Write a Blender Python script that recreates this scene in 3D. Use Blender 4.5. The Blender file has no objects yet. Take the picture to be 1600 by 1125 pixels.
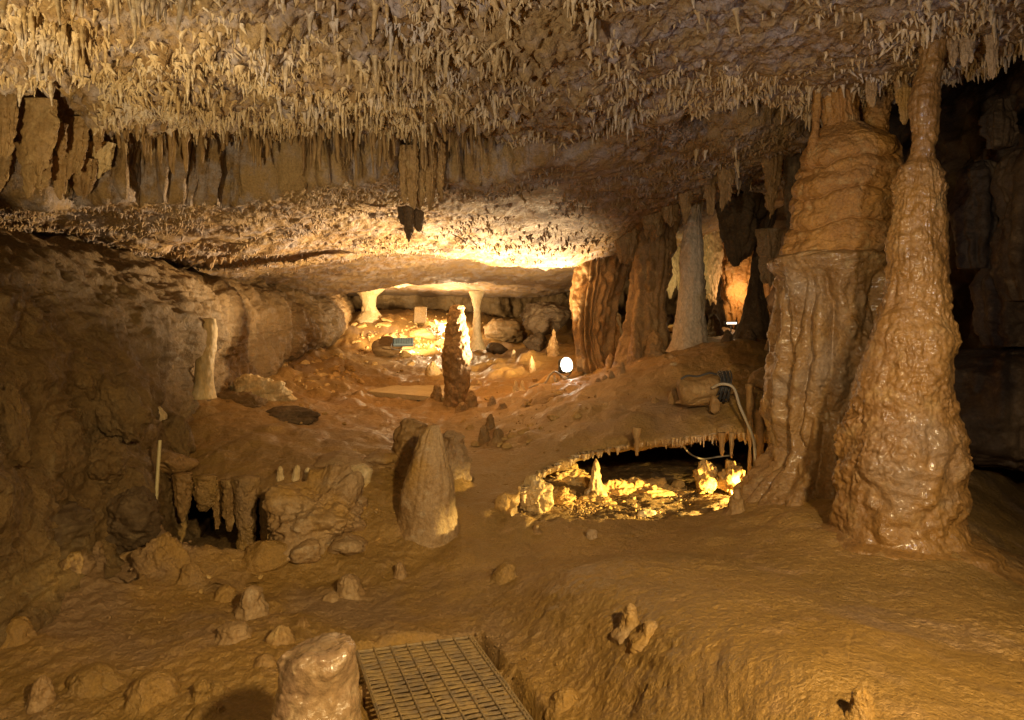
import bpy, math, random, time
import numpy as np
from mathutils import Vector, Matrix
random.seed(7)
RNG = np.random.default_rng(11)
SC = bpy.context.scene
COL = SC.collection
T0 = time.time()
# ------------------------------------------------------------------ camera (at the origin, looking along +Y; 24 mm shift lens)
F, CX, CY = 1067.0, 800.0, 490.0           # focal length / horizon in photograph pixels
cam = bpy.data.cameras.new('camera'); cam_o = bpy.data.objects.new('camera', cam); COL.objects.link(cam_o)
cam.sensor_width = 36.0; cam.lens = 36.0 * F / 1600.0
cam.shift_y = -(562.5 - CY) / 1600.0
cam.clip_start = 0.05; cam.clip_end = 500
cam_o.location = (0, 0, 0); cam_o.rotation_euler = (math.radians(90), 0, 0)
SC.camera = cam_o
# ------------------------------------------------------------------ world, exposure
W = bpy.data.worlds.new('World'); SC.world = W; W.use_nodes = True
W.node_tree.nodes['Background'].inputs[0].default_value = (0.9, 0.6, 0.35, 1)
W.node_tree.nodes['Background'].inputs[1].default_value = 0.012
SC.view_settings.view_transform = 'Standard'; SC.view_settings.look = 'None'
SC.view_settings.exposure = 0.0; SC.view_settings.gamma = 1.0
SC.render.engine = 'CYCLES'
SC.cycles.use_denoising = True
SC.cycles.max_bounces = 5; SC.cycles.diffuse_bounces = 2; SC.cycles.glossy_bounces = 2
SC.cycles.sample_clamp_indirect = 4.0
SC.cycles.caustics_reflective = False; SC.cycles.caustics_refractive = False

def P(px, py, d):                           # photograph pixel + depth -> point
    return ((px - CX) / F * d, d, (CY - py) / F * d)

# ------------------------------------------------------------------ lamps: the cave's own show-lighting, the photographer's lamps and added fill lamps
def lamp(name, kind, loc, power, color, target=None, size=0.1, angle=90, blend=0.6):
    l = bpy.data.lights.new(name, kind); l.energy = power; l.color = color
    if kind == 'AREA': l.size = size
    else: l.shadow_soft_size = size
    if kind == 'SPOT':
        l.spot_size = math.radians(angle); l.spot_blend = blend
    o = bpy.data.objects.new(name, l); COL.objects.link(o); o.location = loc
    if target is not None:
        o.rotation_euler = (Vector(target) - Vector(loc)).to_track_quat('-Z', 'Y').to_euler()
    return o
WARM = (1.0, 0.73, 0.40); AMBER = (1.0, 0.63, 0.20); WHITE = (1.0, 0.84, 0.62); COOL = (0.84, 0.84, 1.0)
LP = P(884, 571, 13.5)
lamp('lamp_flood', 'SPOT', (LP[0] - .06, LP[1] - 0.14, LP[2] + .22), 3000, WARM, (LP[0] - 1.25, LP[1] - 0.35, LP[2] + 1.9), 0.16, 124, 0.85)
lamp('lamp_flood_wide', 'SPOT', (LP[0] - .16, LP[1] - 0.16, LP[2] + .22), 3600, WARM, (LP[0] - 4.2, LP[1] - 2.4, LP[2] + 2.5), 0.12, 72, 0.9)
lamp('lamp_flood_back', 'SPOT', (LP[0] - .10, LP[1] - 0.10, LP[2] + .24), 4200, WARM, (LP[0] - 2.6, LP[1] + 5.0, LP[2] + 2.6), 0.10, 84, 0.8)
lamp('lamp_flood_spill', 'SPOT', (LP[0] - .16, LP[1] - 0.24, LP[2] + .14), 480, WARM, (LP[0] - 4.0, LP[1] + 0.2, LP[2] + .75), 0.08, 46, 0.8)
lamp('lamp_far_mound', 'SPOT', P(640, 528, 21.6), 2600, WARM, P(640, 430, 27), 0.15, 130, 0.7)
lamp('lamp_far_ceiling', 'POINT', P(700, 497, 26.5), 420, WARM, None, 0.15)
lamp('lamp_pit', 'SPOT', (3.22, 7.55, -2.05), 1500, (1.0, 0.68, 0.20), (0.9, 8.3, -2.15), 0.04, 112, 0.6)
lamp('lamp_niche', 'POINT', P(1164, 458, 16.75), 40, (1.0, 0.60, 0.30), None, 0.06)
lamp('lamp_chamber', 'POINT', P(1040, 440, 16.4), 30, (1.0, 0.80, 0.36), None, 0.06)
lamp('lamp_low_left', 'SPOT', (-2.7, 2.7, -0.2), 460, (1.0, 0.78, 0.42), (-2.9, 5.5, 1.8), 0.06, 82, 0.9)
lamp('lamp_fill_roof', 'SPOT', (-1.3, 1.4, 0.1), 330, (1.0, 0.85, 0.64), (0.5, 5.6, 2.3), 0.06, 92, 0.9)  # added fill, brightens the front roof from below
lamp('lamp_camera_warm', 'SPOT', (1.5, 0.0, 1.0), 1300, (1.0, 0.71, 0.32), (0.45, 4.3, -2.1), 0.12, 96, 0.9)
lamp('lamp_fill_left', 'SPOT', (-1.3, 0.2, 0.5), 170, (1.0, 0.70, 0.31), (-2.5, 5.4, -1.7), 0.15, 74, 0.9)  # soft fill added for the left foreground, no lamp stands here
lamp('lamp_camera_right', 'SPOT', (2.0, 1.6, 0.8), 120, COOL, (2.4, 6.2, -0.1), 0.06, 100, 0.9)
lamp('lamp_fill_columns', 'SPOT', (0.4, 1.8, 0.6), 330, (1.0, 0.70, 0.33), (2.9, 6.0, 0.3), 0.10, 62, 0.9)  # added fill hung in mid-air to warm the two great columns

# ------------------------------------------------------------------ noise (numpy)
def _hash(ix, iy, iz, seed):
    h = (ix.astype(np.uint32) * np.uint32(73856093)) ^ (iy.astype(np.uint32) * np.uint32(19349663)) ^ (iz.astype(np.uint32) * np.uint32(83492791)) ^ np.uint32((seed * 2654435761) & 0xffffffff)
    h = (h ^ (h >> np.uint32(13))) * np.uint32(1274126177)
    h = (h ^ (h >> np.uint32(16))) * np.uint32(2246822519)
    return h ^ (h >> np.uint32(15))
def gnoise(p, seed=0):
    p = np.asarray(p, np.float32); i = np.floor(p).astype(np.int32); f = p - i
    u = f * f * f * (f * (f * 6 - 15) + 10)
    r = 0.0
    for dx in (0, 1):
        wx = u[:, 0] if dx else 1 - u[:, 0]
        for dy in (0, 1):
            wy = u[:, 1] if dy else 1 - u[:, 1]
            for dz in (0, 1):
                wz = u[:, 2] if dz else 1 - u[:, 2]
                h = _hash(i[:, 0] + dx, i[:, 1] + dy, i[:, 2] + dz, seed)
                gx = (h & np.uint32(255)).astype(np.float32) / 127.5 - 1
                gy = ((h >> np.uint32(8)) & np.uint32(255)).astype(np.float32) / 127.5 - 1
                gz = ((h >> np.uint32(16)) & np.uint32(255)).astype(np.float32) / 127.5 - 1
                r = r + wx * wy * wz * (gx * (f[:, 0] - dx) + gy * (f[:, 1] - dy) + gz * (f[:, 2] - dz))
    return r * 1.1
def fbm(p, octs=4, seed=0, gain=0.5, lac=2.03, ridge=False):
    p = np.asarray(p, np.float32); a, s, r = 1.0, 1.0, 0.0
    for k in range(octs):
        n = gnoise(p * s + k * 17.3, seed + k * 31)
        if ridge: n = 0.5 - np.abs(n) * 1.6
        r = r + a * n; a *= gain; s *= lac
    return r
def worley(p, seed=0):                       # distance to nearest / second nearest feature point
    p = np.asarray(p, np.float32); i = np.floor(p).astype(np.int32); f = p - i
    f1 = np.full(len(p), 9.0, np.float32); f2 = f1.copy()
    for dx in (-1, 0, 1):
        for dy in (-1, 0, 1):
            for dz in (-1, 0, 1):
                h = _hash(i[:, 0] + dx, i[:, 1] + dy, i[:, 2] + dz, seed)
                qx = dx + (h & np.uint32(1023)).astype(np.float32) / 1023 - f[:, 0]
                qy = dy + ((h >> np.uint32(10)) & np.uint32(1023)).astype(np.float32) / 1023 - f[:, 1]
                qz = dz + ((h >> np.uint32(20)) & np.uint32(1023)).astype(np.float32) / 1023 - f[:, 2]
                d = np.sqrt(qx * qx + qy * qy + qz * qz)
                m = d < f1
                f2 = np.where(m, f1, np.minimum(f2, d)); f1 = np.where(m, d, f1)
    return f1, f2
def sstep(a, b, x):
    t = np.clip((x - a) / (b - a + 1e-9), 0, 1); return t * t * (3 - 2 * t)

class RBF:                                   # thin-plate interpolation of scattered control values
    def __init__(self, X, y, smooth=1e-3):
        self.X = np.asarray(X, float); n = len(self.X); y = np.asarray(y, float)
        K = self.k(np.linalg.norm(self.X[:, None] - self.X[None], axis=2)) + smooth * np.eye(n)
        Q = np.hstack([np.ones((n, 1)), self.X])
        A = np.block([[K, Q], [Q.T, np.zeros((3, 3))]])
        s = np.linalg.lstsq(A, np.concatenate([y, np.zeros(3)]), rcond=None)[0]
        self.w, self.c = s[:n], s[n:]
    def k(self, r): return r * r * np.log(r + 1e-6)
    def __call__(self, Q):
        Q = np.asarray(Q, float); out = np.empty(len(Q))
        for a in range(0, len(Q), 60000):
            q = Q[a:a + 60000]
            r = np.sqrt(((q[:, None] - self.X[None]) ** 2).sum(2))
            out[a:a + 60000] = self.k(r) @ self.w + self.c[0] + q @ self.c[1:]
        return out

# ------------------------------------------------------------------ mesh + tagging helpers
def mesh_np(name, V, quads=None, tris=None, mat=None, smooth=True, parent=None, loc=None):
    V = np.asarray(V, np.float32)
    if loc is not None: V = V - np.asarray(loc, np.float32)
    me = bpy.data.meshes.new(name)
    quads = np.zeros((0, 4), np.int32) if quads is None else np.asarray(quads, np.int32).reshape(-1, 4)
    tris = np.zeros((0, 3), np.int32) if tris is None else np.asarray(tris, np.int32).reshape(-1, 3)
    me.vertices.add(len(V)); me.vertices.foreach_set('co', V.ravel())
    lv = np.concatenate([quads.ravel(), tris.ravel()]).astype(np.int32)
    me.loops.add(len(lv)); me.loops.foreach_set('vertex_index', lv)
    tot = np.concatenate([np.full(len(quads), 4), np.full(len(tris), 3)]).astype(np.int32)
    st = np.concatenate([[0], np.cumsum(tot)[:-1]]).astype(np.int32) if len(tot) else tot
    me.polygons.add(len(tot)); me.polygons.foreach_set('loop_start', st); me.polygons.foreach_set('loop_total', tot)
    me.polygons.foreach_set('use_smooth', np.full(len(tot), smooth))
    me.update(calc_edges=True); me.validate()
    o = bpy.data.objects.new(name, me); COL.objects.link(o)
    if mat: me.materials.append(mat)
    if loc is not None: o.location = loc
    if parent: o.parent = parent
    return o
def struct(o): o['kind'] = 'structure'; return o
def tag(o, label, cat, group=None, kind='thing'):
    o['label'] = label; o['category'] = cat; o['kind'] = kind
    if group: o['group'] = group
    return o
def thing(name, loc, label, cat, group=None):
    o = bpy.data.objects.new(name, None); COL.objects.link(o); o.location = loc; o.empty_display_size = 0.1
    return tag(o, label, cat, group)
def dup(o, name=None):
    c = o.copy(); COL.objects.link(c); return c
def grid_faces(nu, nv, keep=None, flip=False):
    a = np.arange(nu * nv).reshape(nv, nu)
    q = np.stack([a[:-1, :-1], a[:-1, 1:], a[1:, 1:], a[1:, :-1]], -1)
    if flip: q = q[..., ::-1]
    if keep is not None: q = q[keep]
    return q.reshape(-1, 4)
def grid_normals(G):
    du = np.gradient(G, axis=1); dv = np.gradient(G, axis=0)
    n = np.cross(du, dv); n /= np.linalg.norm(n, axis=2, keepdims=True) + 1e-9
    return n

# ------------------------------------------------------------------ materials
def rock(name, A, B, C, D=None, scale=1.6, rough=(0.45, 0.8), bump=0.35, grain=45.0, spec=0.4, patch=0.5, streak=None, coat=0.0):
    m = bpy.data.materials.new(name); m.use_nodes = True; nt = m.node_tree; N, L = nt.nodes, nt.links
    bs = N['Principled BSDF']; tc = N.new('ShaderNodeTexCoord'); mp = N.new('ShaderNodeMapping')
    geo = N.new('ShaderNodeNewGeometry'); L.new(geo.outputs['Position'], mp.inputs[0])
    if streak: mp.inputs['Scale'].default_value = (1, 1, streak)
    def noise(s, det=6, rgh=0.6, v=None):
        n = N.new('ShaderNodeTexNoise'); n.inputs['Scale'].default_value = s; n.inputs['Detail'].default_value = det; n.inputs['Roughness'].default_value = rgh
        L.new(v or mp.outputs[0], n.inputs['Vector']); return n.outputs[0]
    def ramp(v, a, b):
        r = N.new('ShaderNodeMapRange'); r.interpolation_type = 'SMOOTHSTEP'; r.inputs[1].default_value = a; r.inputs[2].default_value = b; L.new(v, r.inputs[0]); return r.outputs[0]
    def mix(f, a, b):
        x = N.new('ShaderNodeMix'); x.data_type = 'RGBA'
        L.new(f, x.inputs[0])
        for k, c in ((6, a), (7, b)):
            if isinstance(c, tuple): x.inputs[k].default_value = (*c, 1)
            else: L.new(c, x.inputs[k])
        return x.outputs[2]
    def math_(op, a, b):
        x = N.new('ShaderNodeMath'); x.operation = op
        for k, c in ((0, a), (1, b)):
            if isinstance(c, (int, float)): x.inputs[k].default_value = c
            else: L.new(c, x.inputs[k])
        return x.outputs[0]
    n1 = noise(scale); n2 = noise(scale * 3.7, 8, 0.65); n3 = noise(scale * 0.55, 5); n4 = noise(grain, 4, 0.7)
    c = mix(ramp(n1, 0.38, 0.62), A, B)
    c = mix(ramp(n2, 0.62 - 0.2 * patch, 0.78 - 0.1 * patch), c, C)
    if D: c = mix(ramp(n3, 0.52, 0.68), c, D)
    dark = ramp(n4, 0.25, 0.75)
    hs = N.new('ShaderNodeHueSaturation'); L.new(c, hs.inputs['Color']); L.new(math_('ADD', math_('MULTIPLY', dark, 0.5), 0.75), hs.inputs['Value'])
    L.new(hs.outputs[0], bs.inputs['Base Color'])
    rr = N.new('ShaderNodeMapRange'); rr.inputs[1].default_value = 0.35; rr.inputs[2].default_value = 0.65; rr.inputs[3].default_value = rough[0]; rr.inputs[4].default_value = rough[1]
    L.new(n2, rr.inputs[0]); L.new(rr.outputs[0], bs.inputs['Roughness'])
    bs.inputs['Specular IOR Level'].default_value = spec
    if coat:
        bs.inputs['Coat Weight'].default_value = coat; bs.inputs['Coat Roughness'].default_value = 0.18
    h = math_('ADD', math_('MULTIPLY', noise(grain * 0.33, 6, 0.65), 1.0), math_('MULTIPLY', n4, 0.35))
    b = N.new('ShaderNodeBump'); b.inputs['Strength'].default_value = bump; b.inputs['Distance'].default_value = 0.05
    L.new(h, b.inputs['Height']); L.new(b.outputs[0], bs.inputs['Normal'])
    return m
def plain(name, col, rough=0.5, metal=0.0, emit=None, estr=0.0):
    m = bpy.data.materials.new(name); m.use_nodes = True; bs = m.node_tree.nodes['Principled BSDF']
    n = m.node_tree.nodes.new('ShaderNodeTexNoise'); n.inputs['Scale'].default_value = 30
    r = m.node_tree.nodes.new('ShaderNodeMix'); r.data_type = 'RGBA'
    r.inputs[6].default_value = (*[c * 0.7 for c in col], 1); r.inputs[7].default_value = (*[min(1, c * 1.2) for c in col], 1)
    m.node_tree.links.new(n.outputs[0], r.inputs[0]); m.node_tree.links.new(r.outputs[2], bs.inputs['Base Color'])
    bs.inputs['Roughness'].default_value = rough; bs.inputs['Metallic'].default_value = metal
    if emit:
        bs.inputs['Emission Color'].default_value = (*emit, 1); bs.inputs['Emission Strength'].default_value = estr
    return m
CLAY = (0.36, 0.21, 0.060); CLAY2 = (0.29, 0.172, 0.05); DIRT = (0.16, 0.09, 0.032); TAN = (0.47, 0.32, 0.145); PALE = (0.58, 0.47, 0.32)
LILAC = (0.36, 0.29, 0.26); ORANGE = (0.52, 0.25, 0.06); CREAM = (0.62, 0.48, 0.28)
M = {}
M['floor'] = rock('wet_clay', CLAY, CLAY2, (0.40, 0.24, 0.10), (0.30, 0.19, 0.10), scale=1.3, rough=(0.27, 0.58), bump=0.75, grain=52, spec=0.55)
M['ceil'] = rock('crusted_ceiling', (0.35, 0.225, 0.095), (0.26, 0.15, 0.055), LILAC, (0.33, 0.21, 0.085), scale=1.3, rough=(0.45, 0.85), bump=0.9, grain=44, spec=0.4, patch=1.0)
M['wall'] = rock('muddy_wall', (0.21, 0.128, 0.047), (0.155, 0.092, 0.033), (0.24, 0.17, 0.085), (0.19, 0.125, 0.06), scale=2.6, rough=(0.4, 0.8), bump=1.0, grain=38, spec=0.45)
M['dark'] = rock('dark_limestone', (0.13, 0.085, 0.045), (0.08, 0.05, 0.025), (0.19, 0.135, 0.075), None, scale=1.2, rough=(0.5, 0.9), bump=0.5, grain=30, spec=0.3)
M['stal'] = rock('stalactite_calcite', (0.52, 0.38, 0.21), (0.40, 0.26, 0.11), (0.66, 0.56, 0.43), (0.50, 0.41, 0.33), scale=3.2, rough=(0.35, 0.7), bump=0.3, grain=60, spec=0.45)
M['wet'] = rock('wet_flowstone', (0.30, 0.158, 0.043), (0.22, 0.112, 0.034), (0.36, 0.225, 0.085), (0.24, 0.155, 0.085), scale=1.4, rough=(0.22, 0.60), bump=0.6, grain=30, spec=0.5, coat=0.28)
M['flow'] = rock('orange_flowstone', (0.46, 0.235, 0.058), (0.37, 0.18, 0.048), (0.50, 0.32, 0.125), (0.32, 0.185, 0.08), scale=2.0, rough=(0.3, 0.6), bump=0.75, grain=44, spec=0.5)
M['grey'] = rock('grey_calcite', (0.36, 0.24, 0.125), (0.30, 0.185, 0.085), (0.43, 0.33, 0.22), CLAY, scale=2.2, rough=(0.4, 0.75), bump=0.4, grain=45, spec=0.4)
M['flow2'] = rock('wet_brown_flowstone', (0.31, 0.175, 0.06), (0.23, 0.125, 0.043), (0.40, 0.275, 0.13), (0.28, 0.19, 0.11), scale=2.2, rough=(0.22, 0.5), bump=0.7, grain=40, spec=0.55, coat=0.25)
M['wetgrey'] = rock('wet_grey_flowstone', (0.33, 0.215, 0.115), (0.26, 0.165, 0.10), (0.42, 0.30, 0.18), (0.30, 0.22, 0.16), scale=5, rough=(0.12, 0.40), bump=0.35, grain=40, spec=0.6, coat=0.6)
M['pale'] = rock('pale_calcite', (0.52, 0.42, 0.30), (0.44, 0.33, 0.21), (0.60, 0.52, 0.42), (0.36, 0.25, 0.14), scale=1.8, rough=(0.4, 0.75), bump=0.4, grain=36, spec=0.4, streak=0.5)
M['cream'] = rock('cream_flowstone', CREAM, (0.52, 0.36, 0.16), (0.66, 0.55, 0.38), None, scale=1.3, rough=(0.4, 0.7), bump=0.5, grain=26, spec=0.4, streak=0.35)
M['brown'] = rock('brown_flowstone', (0.31, 0.185, 0.07), (0.22, 0.125, 0.045), (0.40, 0.27, 0.12), (0.26, 0.16, 0.065), scale=1.6, rough=(0.4, 0.75), bump=0.5, grain=34, spec=0.4, streak=0.75)
M['rubble'] = rock('rubble_stone', (0.50, 0.33, 0.13), (0.42, 0.25, 0.08), (0.58, 0.44, 0.24), None, scale=2.2, rough=(0.5, 0.85), bump=0.5, grain=30, spec=0.3)

# ------------------------------------------------------------------ the cave floor
FLOOR_C = [(-200,1300,2.8),(400,1300,2.9),(800,1300,2.9),(1300,1300,2.15),(1800,1300,2.1),(0,1125,3.7),(300,1125,3.7),(600,1125,3.7),(800,1125,3.7),(940,1125,3.5),(1050,1125,3.1),(1250,1125,2.72),(1500,1125,2.65),(1750,1100,2.8),
 (100,1000,4.5),(350,1000,4.6),(600,1000,4.6),(750,1000,4.6),(870,1000,4.35),(960,1000,4.1),(1100,1000,3.75),(1300,1000,3.45),(1500,1000,3.4),(1680,1000,3.6),(-200,1000,4.4),
 (60,940,5.0),(250,910,5.5),(450,890,5.9),(650,870,6.1),(800,850,6.3),(950,850,6.1),(1100,870,5.4),(1250,880,4.85),(1400,890,4.75),(1540,870,5.0),(1620,925,4.75),
 (1100,820,6.4),(1200,780,6.7),(1290,725,7.2),(1450,790,6.3),(1560,870,6.0),(1700,900,6.0),(1800,900,8.0),
 (820,800,6.9),(940,810,6.9),(1040,808,6.85),(1140,785,6.9),(1200,750,7.1),(815,745,7.9),(870,712,8.2),(950,690,8.4),(1050,678,8.4),(1150,675,8.2),(1215,680,8.0),
 (900,650,9.6),(1000,640,9.2),(1100,620,9.2),(1180,600,9.0),(830,620,12),(930,590,12),(1000,570,11.8),(1075,535,11.8),(1180,540,10.8),(1230,560,10.5),
 (885,590,13.9),(760,620,13.5),(700,625,13.6),(600,615,14.5),(480,610,13.5),(740,690,9.5),(740,760,7.6),(620,740,7.3),(600,680,9.2),(500,740,7.0),(420,760,6.7),(300,690,8.2),(450,660,9.4),(330,640,9.3),(400,620,11),(280,740,7.2),(200,800,6.2),(0,880,5.2),(-200,880,5.4),
 (450,580,14.5),(520,550,18),(600,575,18),(700,565,20),(800,560,20),(860,550,18),(640,540,24),(570,500,26),(680,510,26),(760,545,25),(850,545,21),(700,490,30),(560,488,30),(820,530,28),
 (1000,545,16),(1100,530,15),(1180,520,16),(1300,560,13),(1500,640,11),(1200,515,24),(400,560,22),(1100,500,32),(400,500,32),(1600,560,20)]
FX = np.array([((p[0]-CX)/F, math.log(p[2])) for p in FLOOR_C]); FZ = np.array([(CY-p[1])/F*p[2] for p in FLOOR_C])
floor_rbf = RBF(FX, FZ, 2e-3)
def flank(x, y):
    xe = np.interp(y, [2.0, 3.0, 3.7, 4.6, 5.6], [0.75, 0.45, 0.28, 0.02, -0.25]) + 0.06 * np.sin(y * 5)
    return (0.20 * sstep(-0.05, 0.65, x - xe) - 0.21 * sstep(0.4, 2.1, x - xe)) * sstep(6.0, 4.9, y)
def floor_z(x, y):
    x = np.atleast_1d(np.asarray(x, float)); y = np.atleast_1d(np.asarray(y, float))
    return floor_rbf(np.stack([x / y, np.log(y)], 1)) + flank(x, y)
def hit(px, py, zf, lo=1.5, hi=32.0, n=1200):           # where the ray through a pixel meets a height field
    d = np.geomspace(lo, hi, n); z = (CY - py) / F * d; s = z - zf((px - CX) / F * d, d)
    k = np.where(np.sign(s[1:]) != np.sign(s[:-1]))[0]
    j = k[0] if len(k) else n - 1
    return P(px, py, float(d[j]))
def on_floor(px, py): return hit(px, py, floor_z)
def poly_in(poly, x, y):
    r = np.zeros(x.shape, bool); n = len(poly)
    for a in range(n):
        x0, y0 = poly[a]; x1, y1 = poly[(a + 1) % n]
        c = ((y0 > y) != (y1 > y)) & (x < (x1 - x0) * (y - y0) / (y1 - y0 + 1e-12) + x0)
        r ^= c
    return r
PIT_PX = [(800,800,6.75),(870,806,6.8),(940,812,6.85),(1040,812,6.8),(1110,800,6.8),(1150,780,6.9),(1195,752,7.1),(1232,735,7.25),(1235,690,7.9),(1200,684,8.05),(1150,680,8.2),(1090,682,8.3),(1050,683,8.35),(1000,688,8.35),(950,697,8.3),(905,706,8.25),(870,722,8.1),(840,738,7.95),(818,755,7.7),(806,775,7.3)]
SLOT_PX = [(262,868,5.9),(330,880,5.95),(400,876,6.05),(455,850,6.3),(452,800,6.55),(395,765,6.75),(300,755,6.9),(255,760,6.9),(240,800,6.6)]
HOLE_PX = [(158,920,5.3),(190,926,5.3),(214,906,5.45),(216,868,5.75),(186,856,5.85),(158,880,5.65)]
def pit_mask(x, y):
    m = np.zeros(x.shape, bool); pp = np.stack([x.ravel(), y.ravel(), 0 * x.ravel()], 1)
    x = x + (0.10 * fbm(pp * 2.6, 3, 91) + .03 * fbm(pp * 9, 2, 93)).reshape(x.shape); y = y + (0.10 * fbm(pp * 2.6, 3, 92) + .03 * fbm(pp * 9, 2, 94)).reshape(y.shape)
    for poly in (PIT_PX, SLOT_PX, HOLE_PX):
        q = [((p[0]-CX)/F*p[2], p[2]) for p in poly]
        m |= poly_in(q, x, y)
    return m
# walkway grating: corner and the two edge directions in plan
GZ = -2.185
GO = np.array([-0.27, 4.62]); GW = np.array([-0.735, -0.21]); GL = np.array([0.374, -0.94])
def grate_ab(x, y):
    m = np.linalg.inv(np.stack([GW, GL], 1)); return m[0, 0] * (x - GO[0]) + m[0, 1] * (y - GO[1]), m[1, 0] * (x - GO[0]) + m[1, 1] * (y - GO[1])
def build_floor():
    nu, nv = 1000, 560
    u = np.linspace(-1.15, 1.15, nu)
    s = np.concatenate([np.linspace(1/1.2, 1/3.2, 70)[:-1], np.linspace(1/3.2, 1/34.0, nv - 69)])
    U, S = np.meshgrid(u, s); Y = 1 / S; X = U * Y
    Z = floor_z(X.ravel(), Y.ravel()).reshape(nv, nu)
    G = np.stack([X, Y, Z], -1); N = -grid_normals(G); N *= np.sign(N[..., 2:3])
    p = G.reshape(-1, 3)
    far = np.clip(p[:, 1] / 7.0, 0.7, 2.2)
    d = 0.06 * fbm(p * 1.1, 4, 3) * far
    d += 0.09 * np.exp(-((p[:, 0] - 3.0) ** 2 + (p[:, 1] - 5.25) ** 2) / 0.75 ** 2) * (1 + .3 * fbm(p * 3, 3, 18))
    f1, f2 = worley(p * np.array([2.2, 1.7, 2.2]) + 0.5 * fbm(p * 1.5, 2, 8)[:, None], 4)
    hummock = sstep(0.75, 0.15, f1) * sstep(0.0, 0.35, fbm(p * 0.55, 2, 5) + 0.08)
    d += 0.055 * hummock * far
    d += 0.018 * fbm(p * 6.0, 4, 6, ridge=True) * sstep(-0.2, 0.4, fbm(p * 0.8, 2, 9))
    d += 0.007 * fbm(p * np.array([22, 14, 20]), 4, 16, ridge=True) + 0.02 * fbm(p * np.array([3.2, 2.4, 3]), 4, 17)
    # crusty left part and middle ground carry more relief
    rough = sstep(-0.3, -1.2, p[:, 0]) * 0.7 + sstep(8.5, 11, p[:, 1]) * 0.6
    d += rough * (0.03 * fbm(p * 3.5, 4, 12, ridge=True) + 0.012 * fbm(p * 14, 3, 13))
    # bed dug deep so that shade fills the gaps between the grating's bars
    G2 = (p + N.reshape(-1, 3) * d[:, None])
    gx, gy = p[:, 0], p[:, 1]
    ga, gb = grate_ab(gx, gy)
    bed = sstep(-0.14, -0.01, ga) * sstep(1.12, 1.01, ga) * sstep(-0.10, -0.01, gb) * sstep(2.6, 2.2, gb)
    mud = GZ - 0.16 + 0.24 * fbm(p * np.array([3.0, 3.0, 0]), 3, 77) + 0.004 * fbm(p * np.array([30, 30, 0]), 2, 78)
    G2[:, 2] = G2[:, 2] * (1 - bed) + mud * bed
    m = pit_mask(X, Y)
    keep = ~(m[:-1, :-1] | m[1:, 1:] | m[:-1, 1:] | m[1:, :-1])
    # thicken the rim of the openings: push vertices next to a hole downward
    V = G2.reshape(nv, nu, 3)
    q = grid_faces(nu, nv, keep)
    used = np.zeros(nu * nv, bool); used[q.ravel()] = True
    # boundary edges of the hole -> skirt
    e = np.concatenate([q[:, [0, 1]], q[:, [1, 2]], q[:, [2, 3]], q[:, [3, 0]]]); key = np.sort(e, 1); kk = key[:, 0].astype(np.int64) * (nu * nv) + key[:, 1]
    uq, idx, cnt = np.unique(kk, return_index=True, return_counts=True)
    be = e[idx[cnt == 1]]
    pv = G2[be[:, 0]]; inside = (np.abs(pv[:, 0] / pv[:, 1]) < 1.1) & (pv[:, 1] > 1.3) & (pv[:, 1] < 33)
    be = be[inside]
    ids = np.unique(be.ravel()); base = len(G2); mp = {int(v): k for k, v in enumerate(ids)}
    layers = [G2]; prev = ids; quads = [q]
    ring = G2[ids]; cen = np.where(ring[:, :1] > 0, np.array([[2.05, 7.55, 0]]), np.array([[-2.9, 6.35, 0]]))
    off = len(G2)
    for k, (dz, out) in enumerate(((0.04, -0.012), (0.09, 0.0), (0.13, 0.05), (0.16, 0.2), (0.18, 0.5))):
        r2 = ring.copy(); dirv = r2[:, :2] - cen[:, :2]; dirv /= np.linalg.norm(dirv, axis=1, keepdims=True)
        wob = 1 + 0.5 * fbm(ring * 5.0, 3, 40 + k)
        r2[:, 2] -= dz * wob; r2[:, :2] += dirv * (out + 0.03 * fbm(ring * 9, 2, 50 + k)[:, None])
        layers.append(r2)
        cur = np.arange(off, off + len(ids)); off += len(ids)
        ia = np.array([mp[int(v)] for v in be[:, 0]]); ib = np.array([mp[int(v)] for v in be[:, 1]])
        quads.append(np.stack([prev[ib], prev[ia], cur[ia], cur[ib]], 1)); prev = cur
    o = mesh_np('cave_floor', np.concatenate(layers), np.concatenate(quads), mat=M['floor'])
    struct(o)
build_floor()

# lower chamber seen through the openings
LOW_C = [(840,765,8.4),(930,768,8.9),(1050,758,9.2),(940,803,7.75),(1040,803,7.8),(1000,790,8.2),(1000,745,9.5),(1000,722,11),(950,705,13),(1150,745,9.3),(1195,778,8.2),(1205,805,7.5),(1110,772,8.6),(330,850,7.2),(400,850,7),(330,822,8.5),(300,970,6.1),(185,1010,5.6),(420,920,6.3),(880,790,8.0)]
LX = [((p[0]-CX)/F*p[2], p[2]) for p in LOW_C]; LZ = [(CY-p[1])/F*p[2] for p in LOW_C]
for xx in (-6, -3, 0, 3, 6):
    for yy, zz in ((4.5, -2.9), (12.0, -2.5), (15.5, -1.9)):
        LX.append((xx, yy)); LZ.append(zz)
low_rbf = RBF(LX, LZ, 1e-2)
def low_z(x, y): return low_rbf(np.stack([np.atleast_1d(x), np.atleast_1d(y)], 1).astype(float))
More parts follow.
